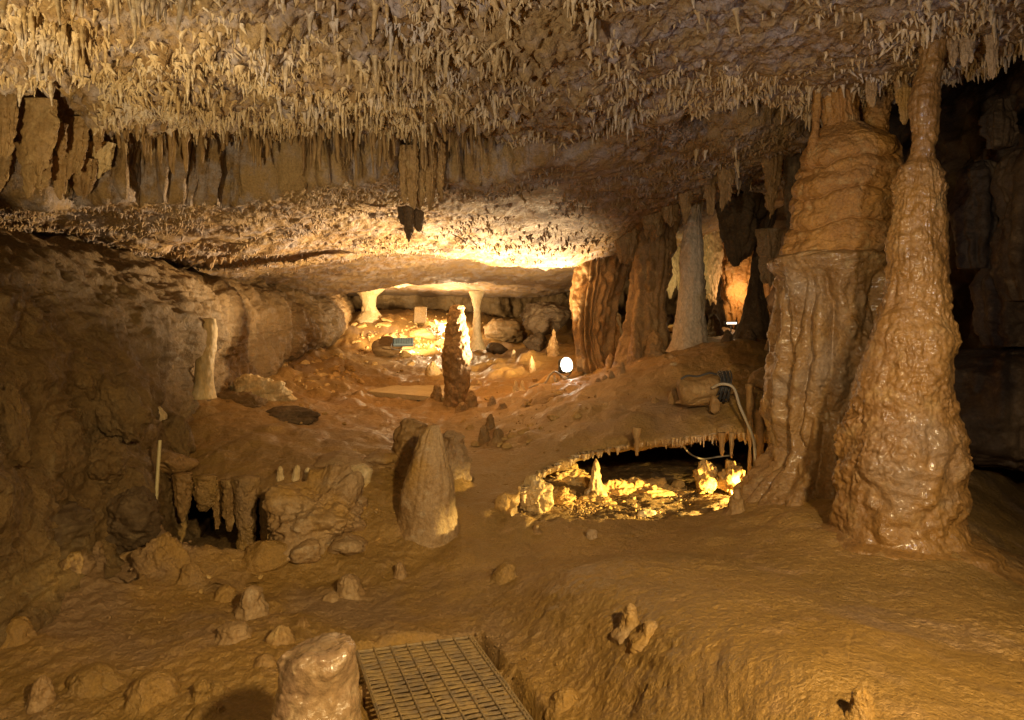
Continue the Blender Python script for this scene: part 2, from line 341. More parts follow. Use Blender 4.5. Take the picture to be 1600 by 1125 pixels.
def build_low():
    nu, nv = 420, 380
    X, Y = np.meshgrid(np.linspace(-6.5, 6.5, nu), np.linspace(4.8, 16, nv))
    Z = low_rbf(np.stack([X.ravel(), Y.ravel()], 1)).reshape(nv, nu)
    p = np.stack([X, Y, Z], -1).reshape(-1, 3)
    p[:, 2] += 0.05 * fbm(p * 2.2, 4, 70) + 0.03 * fbm(p * 8, 3, 71, ridge=True)
    p[:, 2] = np.minimum(p[:, 2], floor_z(p[:, 0], p[:, 1]) - 0.16)
    struct(mesh_np('pit_floor', p, grid_faces(nu, nv), mat=M['wall']))
build_low()

# ------------------------------------------------------------------ the ceiling
CA = [(-200,-300,2.4),(400,-300,2.5),(800,-300,2.5),(1300,-300,2.7),(1800,-300,2.7),(0,0,3.9),(300,0,4.1),(800,0,4.1),(1200,0,4.3),(1600,0,4.6),(-300,0,3.6),(1900,0,4.6),
 (0,100,4.8),(300,150,5.9),(800,150,5.9),(1100,100,5.5),(1300,130,6.5),(1450,60,5.25),(1600,65,5.4),(150,190,6.5),(400,203,7.6),(600,203,7.8),(780,208,7.6),(250,200,7.3),(1000,170,6.5),(1040,185,7.0),(900,220,7.4),(1800,60,5.4),(-200,130,5.2)]
ceilA = RBF([((p[0]-CX)/F, math.log(p[2])) for p in CA], [(CY-p[1])/F*p[2] for p in CA], 2e-3)
CB = [(500,290,8),(100,335,8),(250,355,8.5),(0,330,6.5),(-200,330,6.5),(400,380,10),(300,420,12),(400,440,16),(510,460,20),(700,452,28),(600,452,27),(850,440,22),(900,412,13.2),(930,397,12.6),(960,381,12.3),(1000,347,12.0),(890,415,15.5),(1100,300,10.5),(1050,225,8),(780,400,16.5),(600,400,15),(600,330,10),(780,330,10),(600,285,8),(780,285,8),(920,260,8),(1000,245,8),(700,440,24),(500,420,15),(1200,240,9),(1100,330,14),(1250,330,20),(1100,400,30),(850,462,30),(1400,200,10),(1000,430,22),(300,470,30),(1600,150,10),(100,382,9.6),(0,368,8.6),(200,405,11.2),(-150,360,8.2),(250,424,12.4)]
ceilB = RBF([((p[0]-CX)/F, math.log(p[2])) for p in CB], [(CY-p[1])/F*p[2] for p in CB], 2e-3)
E1 = np.array([(-300,6.0,0),(0,6.2,0),(130,7.0,0),(200,7.5,1),(400,7.8,1),(600,7.9,1),(780,7.8,1),(860,7.6,1),(918,7.45,1),(1000,6.7,1),(1067,6.6,1),(1100,6.9,1),(1160,6.75,1),(1230,7.0,1),(1280,7.6,1),(1400,7.4,1),(1480,6.4,1),(1600,5.5,1),(1900,4.6,1)])
_er = np.random.default_rng(17); _EX = np.cumsum(np.concatenate([[-320], _er.choice([5., 8., 13., 24.], 220)])); _EV = np.clip(_er.normal(0, .085, 221) + .06 * np.sin(np.arange(221) * .37), -.2, .2)
def edge_y(px):
    px = np.asarray(px, float); w = sstep(120, 200, px) * sstep(840, 760, px)
    return np.interp(px, E1[:, 0], E1[:, 1]) + 0.12 * np.sin(px * 0.021) + 0.08 * np.sin(px * 0.057 + 1) + w * (0.18 * np.sin(px * .0135 + 2.2) + np.interp(px, _EX, _EV))
def ceil_z(x, y):
    x = np.atleast_1d(np.asarray(x, float)); y = np.atleast_1d(np.asarray(y, float)); u = x / y; px = CX + F * u
    q = np.stack([u, np.log(y)], 1)
    a, b = ceilA(q), ceilB(q)
    e = edge_y(px)
    t = sstep(-0.05, 0.13 + 0.25 * sstep(900, 1000, px), y - e)
    # to the right of the columns the roof opens into a dark void
    void = sstep(1255, 1300, px) * sstep(0.0, 0.5, y - e) * 1.3
    # recess behind the right-hand fringe
    rec = 0.45 * sstep(1050, 1100, px) * sstep(1270, 1250, px) * sstep(0.0, 0.15, y - e) * sstep(1.3, 0.5, y - e)
    # groove added in the lower left tier to make a ledge's cast shadow
    cl = np.interp(px, [255, 300, 400, 480, 545], [9.6, 9.7, 9.9, 10.3, 10.6])
    shadow_groove = 0.16 * sstep(255, 275, px) * sstep(560, 500, px) * sstep(-0.05, 0.1, y - cl) * sstep(1.0, 0.3, y - cl)
    # hollow in the left end of the front roof, behind the curtains
    hol = 0.35 * sstep(170, 60, px) * sstep(5.0, 5.8, y) * sstep(6.9, 6.3, y)
    e0 = np.interp(px, [880, 918, 960, 1000, 1067, 1110], [7.2, 6.95, 6.5, 6.1, 5.55, 5.3])
    led = 0.17 * sstep(895, 930, px) * sstep(1130, 1075, px) * sstep(0.0, 0.08, y - e0) * sstep(1.1, 0.1, y - e0)
    return a * (1 - t) + b * t + void + rec + shadow_groove + hol + led
def on_ceil(px, py): return hit(px, py, ceil_z, 1.5)
def ceil_disp(p):
    px = CX + F * p[:, 0] / p[:, 1]
    e = edge_y(px); front = sstep(0.3, -0.2, p[:, 1] - e)
    smooth_r = sstep(820, 1000, px) * front
    d = 0.10 * fbm(p * 1.0, 4, 101)
    f1, f2 = worley(p * 7.0 + 0.4 * fbm(p * 4, 2, 103)[:, None], 102)
    g1, g2 = worley(p * 16.0, 104)
    knob = sstep(0.75, 0.05, f1); knob2 = sstep(0.7, 0.05, g1)
    d += front * (1 - 0.65 * smooth_r) * (0.085 * knob * (0.3 + sstep(-.3, .3, fbm(p * 1.6, 2, 110))) + 0.04 * knob2 + 0.09 * fbm(p * 2.6, 5, 105) + 0.03 * fbm(p * 9, 3, 113, ridge=True))
    back = 1 - front
    scal = fbm(p * np.array([5, 8, 5]), 4, 106, ridge=True)
    d += back * ((0.035 * scal + 0.022 * fbm(p * np.array([13, 16, 13]), 4, 114, ridge=True)) * np.maximum(0.35 + 0.65 * sstep(-.25, .2, fbm(p * .7, 2, 115)), 1.5 * sstep(900, 1000, px)) + sstep(930, 1010, px) * 0.05 * fbm(p * 4.5, 4, 116) + 0.03 * knob2 * sstep(-0.1, 0.25, fbm(p * 0.9, 2, 107)) + 0.008 * fbm(p * 26, 3, 111))
    d += back * 0.06 * fbm(p * 1.7, 3, 109)
    d += smooth_r * (0.045 * fbm(p * 3.5, 5, 108) + 0.03 * fbm(p * np.array([11, 9, 11]), 4, 117, ridge=True) + 0.012 * fbm(p * 26, 3, 112))
    return d
def build_ceiling():
    nu = 1000
    s = np.concatenate([np.linspace(1/1.0, 1/3.7, 60)[:-1], np.linspace(1/3.7, 1/34.0, 600)]); nv = len(s)
    U, S = np.meshgrid(np.linspace(-1.15, 1.15, nu), s); Y = 1 / S; X = U * Y
    Z = ceil_z(X.ravel(), Y.ravel()).reshape(nv, nu)
    # slide rows a little so the step's face is sampled
    G = np.stack([X, Y, Z], -1); N = grid_normals(G); N *= -np.sign(N[..., 2:3] + 1e-9)
    p = G.reshape(-1, 3); d = ceil_disp(p)
    p2 = p + N.reshape(-1, 3) * d[:, None]
    struct(mesh_np('ceiling', p2, grid_faces(nu, nv, flip=True), mat=M['ceil']))
build_ceiling()

# ------------------------------------------------------------------ side and end walls
LW = [(0,800,4.6),(0,600,4.8),(0,420,5.6),(100,640,5.8),(100,780,5.4),(150,500,6.8),(100,400,7.3),(200,620,6.6),(200,760,6.0),(250,600,8),(280,480,8.8),(250,430,9.2),(310,560,9.8),(335,520,10.2),(345,560,11.2),(345,600,10.6),(300,640,9.4),(420,520,14),(500,490,18),(515,530,18.5),(400,460,14.5),(330,440,11.5),(520,470,22),(470,560,17),(60,900,5.0),(250,700,7.8),(150,430,7.9),(0,385,7.2),(100,375,9),(200,402,10.4),(250,418,11.4),(40,470,6.0),(300,470,9.6)]
LQ = []; LV = []
for p in LW:
    x, y, z = P(*p); LQ.append((math.log(y) * 2.2, z)); LV.append(x)
for y, z, x in ((1.5, -2.2, -3.0), (1.5, 1.5, -4.4), (3, 1.6, -4.8), (6, 1.8, -6.5), (12, 1.6, -6.6), (26, -1, -7.0), (30, 1, -7.5), (6, -3, -3.0), (14, -2, -5.0)):
    LQ.append((math.log(y) * 2.2, z)); LV.append(x)
wall_rbf = RBF(LQ, LV, 3e-3)
def wall_x(y, z): return wall_rbf(np.stack([np.log(np.atleast_1d(y)) * 2.2, np.atleast_1d(z)], 1))
def build_left_wall():
    nu, nv = 620, 320
    t = np.linspace(math.log(1.5), math.log(33), nu); zz = np.linspace(-3.0, 2.3, nv)
    Tt, Zz = np.meshgrid(t, zz); Y = np.exp(Tt)
    X = wall_rbf(np.stack([Tt.ravel() * 2.2, Zz.ravel()], 1)).reshape(nv, nu)
    G = np.stack([X, Y, Zz], -1); N = grid_normals(G); N *= np.sign(N[..., 0:1] + 1e-9)
    p = G.reshape(-1, 3)
    d = 0.22 * fbm(p * np.array([1.1, 1.1, 0.8]), 4, 201)
    f1, f2 = worley(p * np.array([1.6, 1.6, 1.1]) + 0.4 * fbm(p * 1.6, 2, 203)[:, None], 202)
    low = sstep(0.5, -0.2, p[:, 2])
    d += 0.13 * sstep(0.9, 0.0, f1) * low * sstep(10.5, 8.5, p[:, 1]) + 0.05 * fbm(p * np.array([2.4, 2.4, 1.4]), 4, 208)
    d += 0.06 * fbm(p * np.array([4, 4, 2.5]), 5, 204, ridge=True) + 0.028 * fbm(p * 11, 4, 205, ridge=True) + 0.05 * fbm(p * np.array([.9, .9, 6.5]) + .4 * fbm(p * 1.2, 2, 209)[:, None], 4, 210, ridge=True) + 0.008 * fbm(p * 32, 2, 211)
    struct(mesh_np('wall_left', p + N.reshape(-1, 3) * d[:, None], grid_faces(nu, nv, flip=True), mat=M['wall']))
build_left_wall()
def sheet(name, fn, nu, nv, seed, amp, mat, sc=1.0, flip=False, extra=None):
    a, b = np.meshgrid(np.linspace(0, 1, nu), np.linspace(0, 1, nv))
    G = fn(a, b); N = grid_normals(G)
    p = G.reshape(-1, 3); n = N.reshape(-1, 3)
    d = amp * (fbm(p * 0.6 * sc, 4, seed) + 0.35 * fbm(p * np.array([2.6, 2.6, 1.2]) * sc, 4, seed + 1, ridge=True))
    if extra is not None: d = d + extra(p)
    return struct(mesh_np(name, p + n * d[:, None], grid_faces(nu, nv), mat=mat))
sheet('wall_back', lambda a, b: np.stack([-9 + 26 * a, 32.5 - 2.0 * np.cos(a * 5) , -2.5 + 6.5 * b], -1), 320, 140, 301, 0.8, M['wall'], sc=.8)
sheet('wall_right', lambda a, b: np.stack([7.2 - 0.7 * np.sin(b * 3.1) + 1.6 * a, 22 - 20 * a, -3 + 8 * b], -1), 320, 200, 311, 0.7, M['dark'],
      extra=lambda p: 0.25 * sstep(0.8, 0.1, worley(p * np.array([.7, .7, .9]), 312)[0]))
sheet('wall_rear', lambda a, b: np.stack([9 - 18 * a, -3.6 + 0 * a, -3 + 7 * b], -1), 60, 40, 321, 0.5, M['dark'])

# ------------------------------------------------------------------ turned formations: columns, stalagmites
def lathe_mesh(rows, nseg=96, nring=120, seed=1, lump=(0.06, 2.0), fine=(0.012, 12.0), flute=(0.0, 6, 0.35), pop=(0.0, 14.0), warp=0.0, squash=(1, 1), smooth=2, cap=True, terr=None):
    """rows: (z, r, cx, cy) from top to bottom"""
    R = np.array(rows, float); zz = R[:, 0]
    t = np.concatenate([[0], np.cumsum(np.hypot(np.diff(R[:, 0]), np.diff(R[:, 1])))]); T = np.linspace(0, t[-1], nring)
    Q = np.stack([np.interp(T, t, R[:, k]) for k in range(4)], 1)
    for _ in range(smooth):
        Q[1:-1] = 0.25 * Q[:-2] + 0.5 * Q[1:-1] + 0.25 * Q[2:]
    th = np.linspace(0, 2 * math.pi, nseg, endpoint=False)
    ct, s_t = np.cos(th), np.sin(th)
    zg = np.repeat(Q[:, :1], nseg, 1); rg = np.repeat(Q[:, 1:2], nseg, 1)
    r0 = max(1e-3, float(np.median(R[:, 1])))
    dirp = np.stack([np.tile(ct, nring), np.tile(s_t, nring), np.zeros(nring * nseg)], 1)
    if warp:
        w = warp * fbm(np.concatenate([dirp[:, :2] * 1.3, (zg.ravel() * 0.7)[:, None]], 1), 3, seed + 5)
        o = np.argsort(Q[:, 0]); rg = np.interp(zg.ravel() + w, Q[o, 0], Q[o, 1]).reshape(nring, nseg)
    cxg, cyg = Q[:, 2:3], Q[:, 3:4]
    pos = np.stack([cxg + rg * ct * squash[0], cyg + rg * s_t * squash[1], zg], -1).reshape(-1, 3)
    d = lump[0] * fbm(pos * lump[1], 4, seed) + fine[0] * fbm(pos * fine[1], 3, seed + 1)
    if flute[0]:
        fl = np.abs(gnoise(np.concatenate([dirp[:, :2] * flute[1] * 0.36, (pos[:, 2:3] * flute[2])], 1) + 0.25 * fbm(pos * 2.0 / max(r0, .15), 2, seed + 6)[:, None], seed + 2))
        d += flute[0] * (2.2 * fl - 0.6)
    if pop[0]:
        f1, _ = worley(pos * pop[1], seed + 3); d += pop[0] * sstep(0.8, 0.05, f1)
    if terr is not None: d += terr(pos, dirp)
    d *= np.clip(rg.ravel() / (0.35 * r0), 0.15, 1)
    pos += dirp * d[:, None] + np.stack([0 * d, 0 * d, d * 0.0], 1)
    a = np.arange(nring * nseg).reshape(nring, nseg); b = np.roll(a, -1, 1)
    q = np.stack([a[:-1], a[1:], b[1:], b[:-1]], -1).reshape(-1, 4)
    V = pos; tr = []
    if cap:
        V = np.concatenate([pos, [[Q[0, 2], Q[0, 3], Q[0, 0] + Q[0, 1] * 0.15], [Q[-1, 2], Q[-1, 3], Q[-1, 0]]]])
        n = len(pos)
        tr = np.concatenate([np.stack([a[0], b[0], np.full(nseg, n)], 1), np.stack([b[-1], a[-1], np.full(nseg, n + 1)], 1)])
    return V, q, tr
def sil(rows, d):                            # silhouette rows (py, left px, right px) at depth d -> lathe rows
    return [((CY - y) / F * d, max(0.004, (r - l) / 2 / F * d), ((l + r) / 2 - CX) / F * d, d) for y, l, r in rows]
def form(name, rows, mat, label, cat, group=None, parent=None, **kw):
    V, q, tr = lathe_mesh(rows, **kw)
    base = (rows[-1][2], rows[-1][3], rows[-1][0]) if parent is None else None
    o = mesh_np(name, V, q, tr, mat=mat, loc=base, parent=parent)
    if label: tag(o, label, cat, group)
    return o

# the two great columns on the right
c1 = sil([(40,1430,1488),(58,1437,1482),(100,1432,1473),(150,1425,1466),(200,1423,1463),(250,1420,1462),(260,1410,1466),(300,1402,1472),(340,1395,1476),(400,1387,1482),(450,1380,1488),(500,1364,1490),(560,1345,1493),(600,1330,1495),(650,1318,1500),(690,1308,1510),(720,1305,1513),(760,1302,1508),(800,1300,1505),(830,1298,1512),(865,1290,1528),(900,1270,1550),(960,1240,1590)], 5.3)
c1 = [(z, r * (0.97 - 0.13 * float(sstep(1.3, 0.4, z)) + .10 * float(sstep(-1.5, -1.9, z))), x, y) for z, r, x, y in c1 if z > -1.7] + [(-1.72, .585, 3.03, 5.3), (-1.80, .66, 3.03, 5.3), (-1.87, .82, 3.03, 5.28), (-1.93, 1.05, 3.02, 5.25), (-2.05, 1.35, 3.0, 5.2)]
def wet_knobs(p, dr):
    a = sstep(1.6, 0.9, p[:, 2]) * (0.45 + 0.9 * sstep(-0.25, 0.35, fbm(p * 2.0, 3, 24)))
    w = p + 0.06 * np.stack([fbm(p * 6, 2, 26), fbm(p * 6, 2, 27), fbm(p * 6, 2, 28)], 1)
    f1, _ = worley(w * np.array([25, 25, 15.0]), 25); g1, _ = worley(w * np.array([46, 46, 34.0]), 29)
    big, _ = worley(w * np.array([5.5, 5.5, 4.2]), 30)
    return a * (0.018 * sstep(0.85, 0.1, f1) * sstep(-0.3, 0.2, fbm(p * 5, 2, 23)) + 0.009 * sstep(0.8, 0.1, g1) + 0.016 * fbm(np.concatenate([dr[:, :2] * 3.5, p[:, 2:3] * .8], 1), 3, 19)) + 0.035 * (sstep(0.8, 0.1, big) - .4) * sstep(-0.6, -1.1, p[:, 2]) + 0.012 * fbm(p * np.array([9, 9, 18]), 3, 22)
form('limestone_column', c1, M['wet'], 'tall wet glistening column with slender shaft and swollen knobbly base, in front on the right', 'column',
     nseg=280, nring=460, seed=21, lump=(0.06, 2.2), fine=(0.006, 30), flute=(0.008, 5, 0.7), terr=wet_knobs)
c2root = thing('limestone_column', P(1285, 725, 6.9), 'massive orange tiered column with shelf rim and twin shafts, behind the wet column', 'column')
R0 = Vector(c2root.location)
def child(name, rows, mat, **kw):
    V, q, tr = lathe_mesh(rows, **kw); V = V - np.array(R0)
    return mesh_np(name, V, q, tr, mat=mat, parent=c2root)
def tiers(p, dr):
    z = p[:, 2]; w = z + 0.13 * fbm(np.concatenate([dr[:, :2] * 1.3, z[:, None] * 0.2], 1), 3, 36)
    f = np.mod((w - 0.58) / 0.31, 1.0)
    bulge = np.sqrt(np.clip(1 - (2 * np.clip(f * 1.02, 0, 1) - 1) ** 2, 0, 1))
    up = sstep(0.50, 0.62, z) * sstep(1.75, 1.5, z)
    fold = 1.6 * np.abs(gnoise(np.concatenate([dr[:, :2] * 2.2, z[:, None] * 0.9], 1), 37)) - .4
    fl = 2.0 * np.abs(gnoise(np.concatenate([dr[:, :2] * 2.4, z[:, None] * 0.45], 1) + 0.3 * fbm(p * 2.2, 3, 38)[:, None], 33)) - .5 + .25 * fbm(p * np.array([5, 5, 2.5]), 3, 39)
    return up * (0.075 * bulge - 0.055 + 0.045 * fold * bulge) + sstep(0.46, 0.30, z) * 0.20 * fl + 0.02 * fbm(p * np.array([7, 7, 9]), 4, 35) + 0.006 * fbm(p * np.array([40, 40, 22]), 3, 41) - 0.02 * sstep(.3, .1, worley(p * 11, 42)[0]) * sstep(0, .3, fbm(p * 2, 2, 43))
top = sil([(196,1292,1342),(205,1280,1355),(225,1262,1390),(240,1256,1397),(268,1250,1402),(276,1254,1399),(290,1245,1400),(318,1241,1402),(326,1246,1398),(345,1238,1398),(366,1234,1398),(374,1237,1394),(390,1226,1394),(402,1222,1394),(410,1228,1390)], 6.9)
base = sil([(395,1240,1380),(399,1216,1390),(403,1204,1392),(411,1202,1391),(418,1207,1388),(430,1213,1386),(450,1216,1385),(500,1217,1380),(560,1216,1375),(600,1213,1370),(660,1212,1362),(700,1213,1358),(725,1200,1360),(760,1165,1375),(800,1130,1400)], 6.9)
kw2 = dict(nseg=280, lump=(0.05, 1.4), fine=(0.012, 14), warp=0.06, smooth=1, terr=tiers)
child('tiered_top', top, M['flow'], nring=240, seed=31, **kw2)
child('fluted_base', base, M['flow2'], nring=320, seed=32, **kw2)
child('upper_shaft', sil([(95,1280,1345),(130,1282,1341),(170,1290,1338),(200,1292,1340),(225,1280,1350)], 6.85), M['flow'], nseg=120, nring=100, seed=41, lump=(0.03, 4), fine=(0.01, 20), flute=(0.04, 6, 0.5))
child('upper_shaft', sil([(85,1356,1394),(120,1357,1392),(160,1356,1390),(190,1352,1386),(205,1350,1384),(225,1345,1386)], 6.95), M['flow'], nseg=100, nring=100, seed=42, lump=(0.02, 4), fine=(0.012, 22), pop=(0.015, 24))
child('upper_shaft', sil([(110,1268,1284),(150,1270,1284),(200,1268,1280),(235,1262,1276)], 6.75), M['flow'], nseg=60, nring=80, seed=43, lump=(0.02, 6), fine=(0.006, 20))
exec_t = time.time()
# ------------------------------------------------------------------ small shape builders
def rock_arrays(seed, nseg=40, nring=26, planes=13, rough=0.10, soft=0.10, squash=(1, 1, 1)):
    rg = np.random.default_rng(seed)
    th = np.linspace(0, 2 * math.pi, nseg, endpoint=False); ph = np.linspace(0.02, math.pi - 0.02, nring)
    T, Pp = np.meshgrid(th, ph); D = np.stack([np.sin(Pp) * np.cos(T), np.sin(Pp) * np.sin(T), np.cos(Pp)], -1).reshape(-1, 3)
    n = rg.normal(size=(planes, 3)); n /= np.linalg.norm(n, axis=1, keepdims=True); o = rg.uniform(0.62, 1.0, planes)
    c = D @ n.T; rr = np.where(c > 0.05, o / np.maximum(c, 0.05), 9.0); rr = np.minimum(rr, 1.25)
    r = -soft * np.log(np.exp(-rr / soft).sum(1) + math.exp(-1.2 / soft))
    r *= 1 + 0.8 * rough * fbm(D * 1.7 + seed, 5, seed) + 0.5 * rough * fbm(D * 3.5 + seed, 4, seed + 1, ridge=True) * sstep(-.2, .3, fbm(D * 1.5, 2, seed + 2))
    V = D * r[:, None] * np.array(squash)
    a = np.arange(nring * nseg).reshape(nring, nseg); b = np.roll(a, -1, 1)
    q = np.stack([a[:-1], a[1:], b[1:], b[:-1]], -1).reshape(-1, 4)
    k = len(V); V = np.concatenate([V, [V[:nseg].mean(0), V[-nseg:].mean(0)]])
    t = np.concatenate([np.stack([a[0], b[0], np.full(nseg, k)], 1), np.stack([b[-1], a[-1], np.full(nseg, k + 1)], 1)])
    return V, q, t
def boulder(px, py, wpx, hpx, d, mat, label, seed, name='boulder', cat='boulder', group=None, depth=None, planes=13, rough=0.12, soft=0.10, res=(64, 44), rot=0.0, tilt=0.0):
    V, q, t = rock_arrays(seed, res[0], res[1], planes, rough, soft)
    sx, sz = wpx / F * d / 2, hpx / F * d / 2; sy = depth if depth else 0.9 * sx
    V = V * np.array([sx, sy, sz]); c, s_ = math.cos(tilt), math.sin(tilt)
    V = np.stack([V[:, 0] * c - V[:, 2] * s_, V[:, 1], V[:, 0] * s_ + V[:, 2] * c], 1)
    return tag(_place(mesh_np(name, V, q, t, mat=mat), P(px, py, d), rot), label, cat, group)
def _place(o, loc, rot=0.0):
    o.location = loc; o.rotation_euler = (0, 0, rot); return o
def tube_arrays(pts, r, n=8, taper=None):
    pts = np.array(pts, float); m = len(pts); tn = np.gradient(pts, axis=0); tn /= np.linalg.norm(tn, axis=1, keepdims=True) + 1e-9
    up = np.array([0.13, 0.21, 1.0]); V = []
    for k in range(m):
        a = np.cross(tn[k], up); 
        if np.linalg.norm(a) < 1e-3: a = np.cross(tn[k], [1, 0, 0])
        a /= np.linalg.norm(a); b = np.cross(tn[k], a); rr = r * (taper[k] if taper is not None else 1)
        for j in range(n):
            w = 2 * math.pi * j / n; V.append(pts[k] + rr * (math.cos(w) * a + math.sin(w) * b))
    a = np.arange(m * n).reshape(m, n); b = np.roll(a, -1, 1)
    q = np.stack([a[:-1], a[1:], b[1:], b[:-1]], -1).reshape(-1, 4)
    return np.array(V), q
def spline(pts, n=40):
    pts = np.array(pts, float); t = np.arange(len(pts)); T = np.linspace(0, len(pts) - 1, n); out = []
    Pd = np.concatenate([[2 * pts[0] - pts[1]], pts, [2 * pts[-1] - pts[-2]]])
    for x in T:
        k = min(int(x), len(pts) - 2); f = x - k; p0, p1, p2, p3 = Pd[k:k + 4]
        out.append(0.5 * ((2 * p1) + (-p0 + p2) * f + (2 * p0 - 5 * p1 + 4 * p2 - p3) * f * f + (-p0 + 3 * p1 - 3 * p2 + p3) * f ** 3))
    return np.array(out)
def box_arrays(c, s, rot=None):
    v = np.array([[x, y, z] for x in (-.5, .5) for y in (-.5, .5) for z in (-.5, .5)]) * np.array(s)
    if rot is not None: v = v @ np.array(rot).T
    q = [(0, 1, 3, 2), (4, 6, 7, 5), (0, 4, 5, 1), (2, 3, 7, 6), (0, 2, 6, 4), (1, 5, 7, 3)]
    return v + np.array(c), np.array(q)
def merge(parts):
    V, Q, Tt, o = [], [], [], 0
    for p in parts:
        v, q = p[0], p[1]; V.append(v); Q.append(np.asarray(q).reshape(-1, 4) + o)
        if len(p) > 2 and len(p[2]): Tt.append(np.asarray(p[2]) + o)
        o += len(v)
    return np.concatenate(V), np.concatenate(Q), (np.concatenate(Tt) if Tt else None)
def bevel(o, w, seg=2):
    m = o.modifiers.new('bevel', 'BEVEL'); m.width = w; m.segments = seg; m.limit_method = 'ANGLE'; return o

# ------------------------------------------------------------------ stalactites of the front roof
def icicle_arrays(rg, seg, rings, stub=False):
    t = np.linspace(0, 1, rings); r = (1 - t ** 3) ** 0.5 * (1 - .55 * t) if not stub else (1 - t) ** 0.5; r = r * (1 - 0.25 * np.sin(t * 9 + rg.uniform(0, 6)) * (t > 0.1) * 0.5)
    r = np.maximum(r, 0.26 if not stub else 0.1); r[0] *= 1.7; r[1] *= 1.15
    if rings > 6: r *= 1 + 0.12 * np.sin(t * 22 + rg.uniform(0, 6))
    bx, by = rg.normal(0, 0.25, 2); th = np.linspace(0, 2 * math.pi, seg, endpoint=False); wob = 1 + 0.12 * rg.normal(size=seg)
    V = np.stack([(r[:, None] * np.cos(th) * wob), (r[:, None] * np.sin(th) * wob), np.repeat(-t[:, None], seg, 1)], -1)
    V[..., 0] += bx * t[:, None] ** 2; V[..., 1] += by * t[:, None] ** 2
    a = np.arange(rings * seg).reshape(rings, seg); b = np.roll(a, -1, 1)
    q = np.stack([a[:-1], b[:-1], b[1:], a[1:]], -1).reshape(-1, 4)
    k = rings * seg
    return np.concatenate([V.reshape(-1, 3), [[bx, by, -1.03]]]), q, np.stack([a[-1], b[-1], np.full(seg, k)], 1)
def scatter_points(n, dlo, dhi, ulo, uhi, rg):
    y = np.sqrt(rg.uniform(dlo ** 2, dhi ** 2, n)); u = rg.uniform(ulo, uhi, n); return u * y, y
def roof_points():
    rg = np.random.default_rng(5); n = 90000
    x, y = scatter_points(n, 3.2, 8.2, -0.95, 0.95, rg); px = CX + F * x / y
    e = edge_y(px); z = ceil_z(x, y); py = CY - F * z / y
    q = np.stack([x, y, z], 1); cl = fbm(q * 1.1, 3, 501)
    dens = 0.04 + 0.66 * sstep(-0.12, 0.22, cl + 0.7 * fbm(q * np.array([3.0, 5.0, 3]), 3, 502))
    left = sstep(900, 520, px); dens *= 0.34 + 0.66 * left
    dens *= 1 - 0.85 * (sstep(190, 120, px) * sstep(80, 110, py))                     # bare patch above the curtains
    dens *= 1 - 0.75 * sstep(820, 860, px) * sstep(960, 900, px) * sstep(20, 60, py)   # smooth strip
    dens *= 1 - 0.9 * sstep(1090, 1110, px) * sstep(1260, 1230, px) * sstep(75, 60, py) # smooth flowstone patch
    lip = np.exp(-((y - e + 0.12) / 0.16) ** 2) * sstep(880, 930, px); dens = np.maximum(dens, 0.5 * lip)
    ok = (y < e + 0.02) & (rg.uniform(size=n) < dens)
    big = np.clip(0.25 + 1.5 * sstep(-.25, .45, fbm(q * np.array([1.4, 2.2, 1]), 3, 505)), 0, 2) + 0.25 * lip
    return q[ok], big[ok], px[ok], lip[ok], rg
RQ, RBIG, RPX, RLIP, rg = roof_points()
RQ[:, 2] -= ceil_disp(RQ)
n = len(RQ)
length = (0.020 + 0.025 * rg.exponential(1.0, n)) * np.clip(0.35 + RBIG, 0.4, 2.0) * np.where(RPX > 800, 0.8, 1.0)
length = np.clip(length, 0.016, 0.21) + RLIP * rg.uniform(0, 0.03, n)
radius = np.clip(0.005 + length * rg.uniform(0.08, 0.16, n), 0.007, 0.022)
stub = rg.uniform(size=n) < 0.45
length = np.where(stub, rg.uniform(0.02, 0.06, n), length); radius = np.where(stub, length * rg.uniform(0.28, 0.5, n), radius)
show = np.where(stub, 0, length * F / RQ[:, 1]) * (np.abs(RPX - 800) < 830) * ((CY - F * RQ[:, 2] / RQ[:, 1]) > -10)
order = np.argsort(-show); single = order[:300]; rest = order[300:]
protos = []
for k in range(7):
    V, q, t = icicle_arrays(np.random.default_rng(900 + k), 12, 16)
    o = mesh_np('stalactite', V, q, t, mat=M['stal']); protos.append(o)
def region(px, lip):
    if lip > 0.35: return ('short stalactite in the fringe along the edge of the right-hand roof', 'stalactites fringing the right roof edge')
    if px < 420: return ('slim pale stalactite hanging in the dense bristling field on the left of the front roof', 'stalactites of the dense left roof field')
    if px < 820: return ('tan stalactite hanging from the crusted middle of the front roof', 'stalactites of the middle front roof')
    return ('sparse stalactite hanging from the smoother right part of the front roof', 'stalactites of the right front roof')
for j, k in enumerate(single):
    o = protos[j] if j < 7 else dup(protos[j % 7])
    rr = float(radius[k]); o.scale = (rr, rr, float(length[k]) + 0.02)
    o.location = (RQ[k, 0], RQ[k, 1], RQ[k, 2] + 0.02); o.rotation_euler = (rg.normal(0, .07), rg.normal(0, .07), rg.uniform(0, 6.28))
    l, g = region(RPX[k], RLIP[k]); tag(o, l, 'stalactite', g)
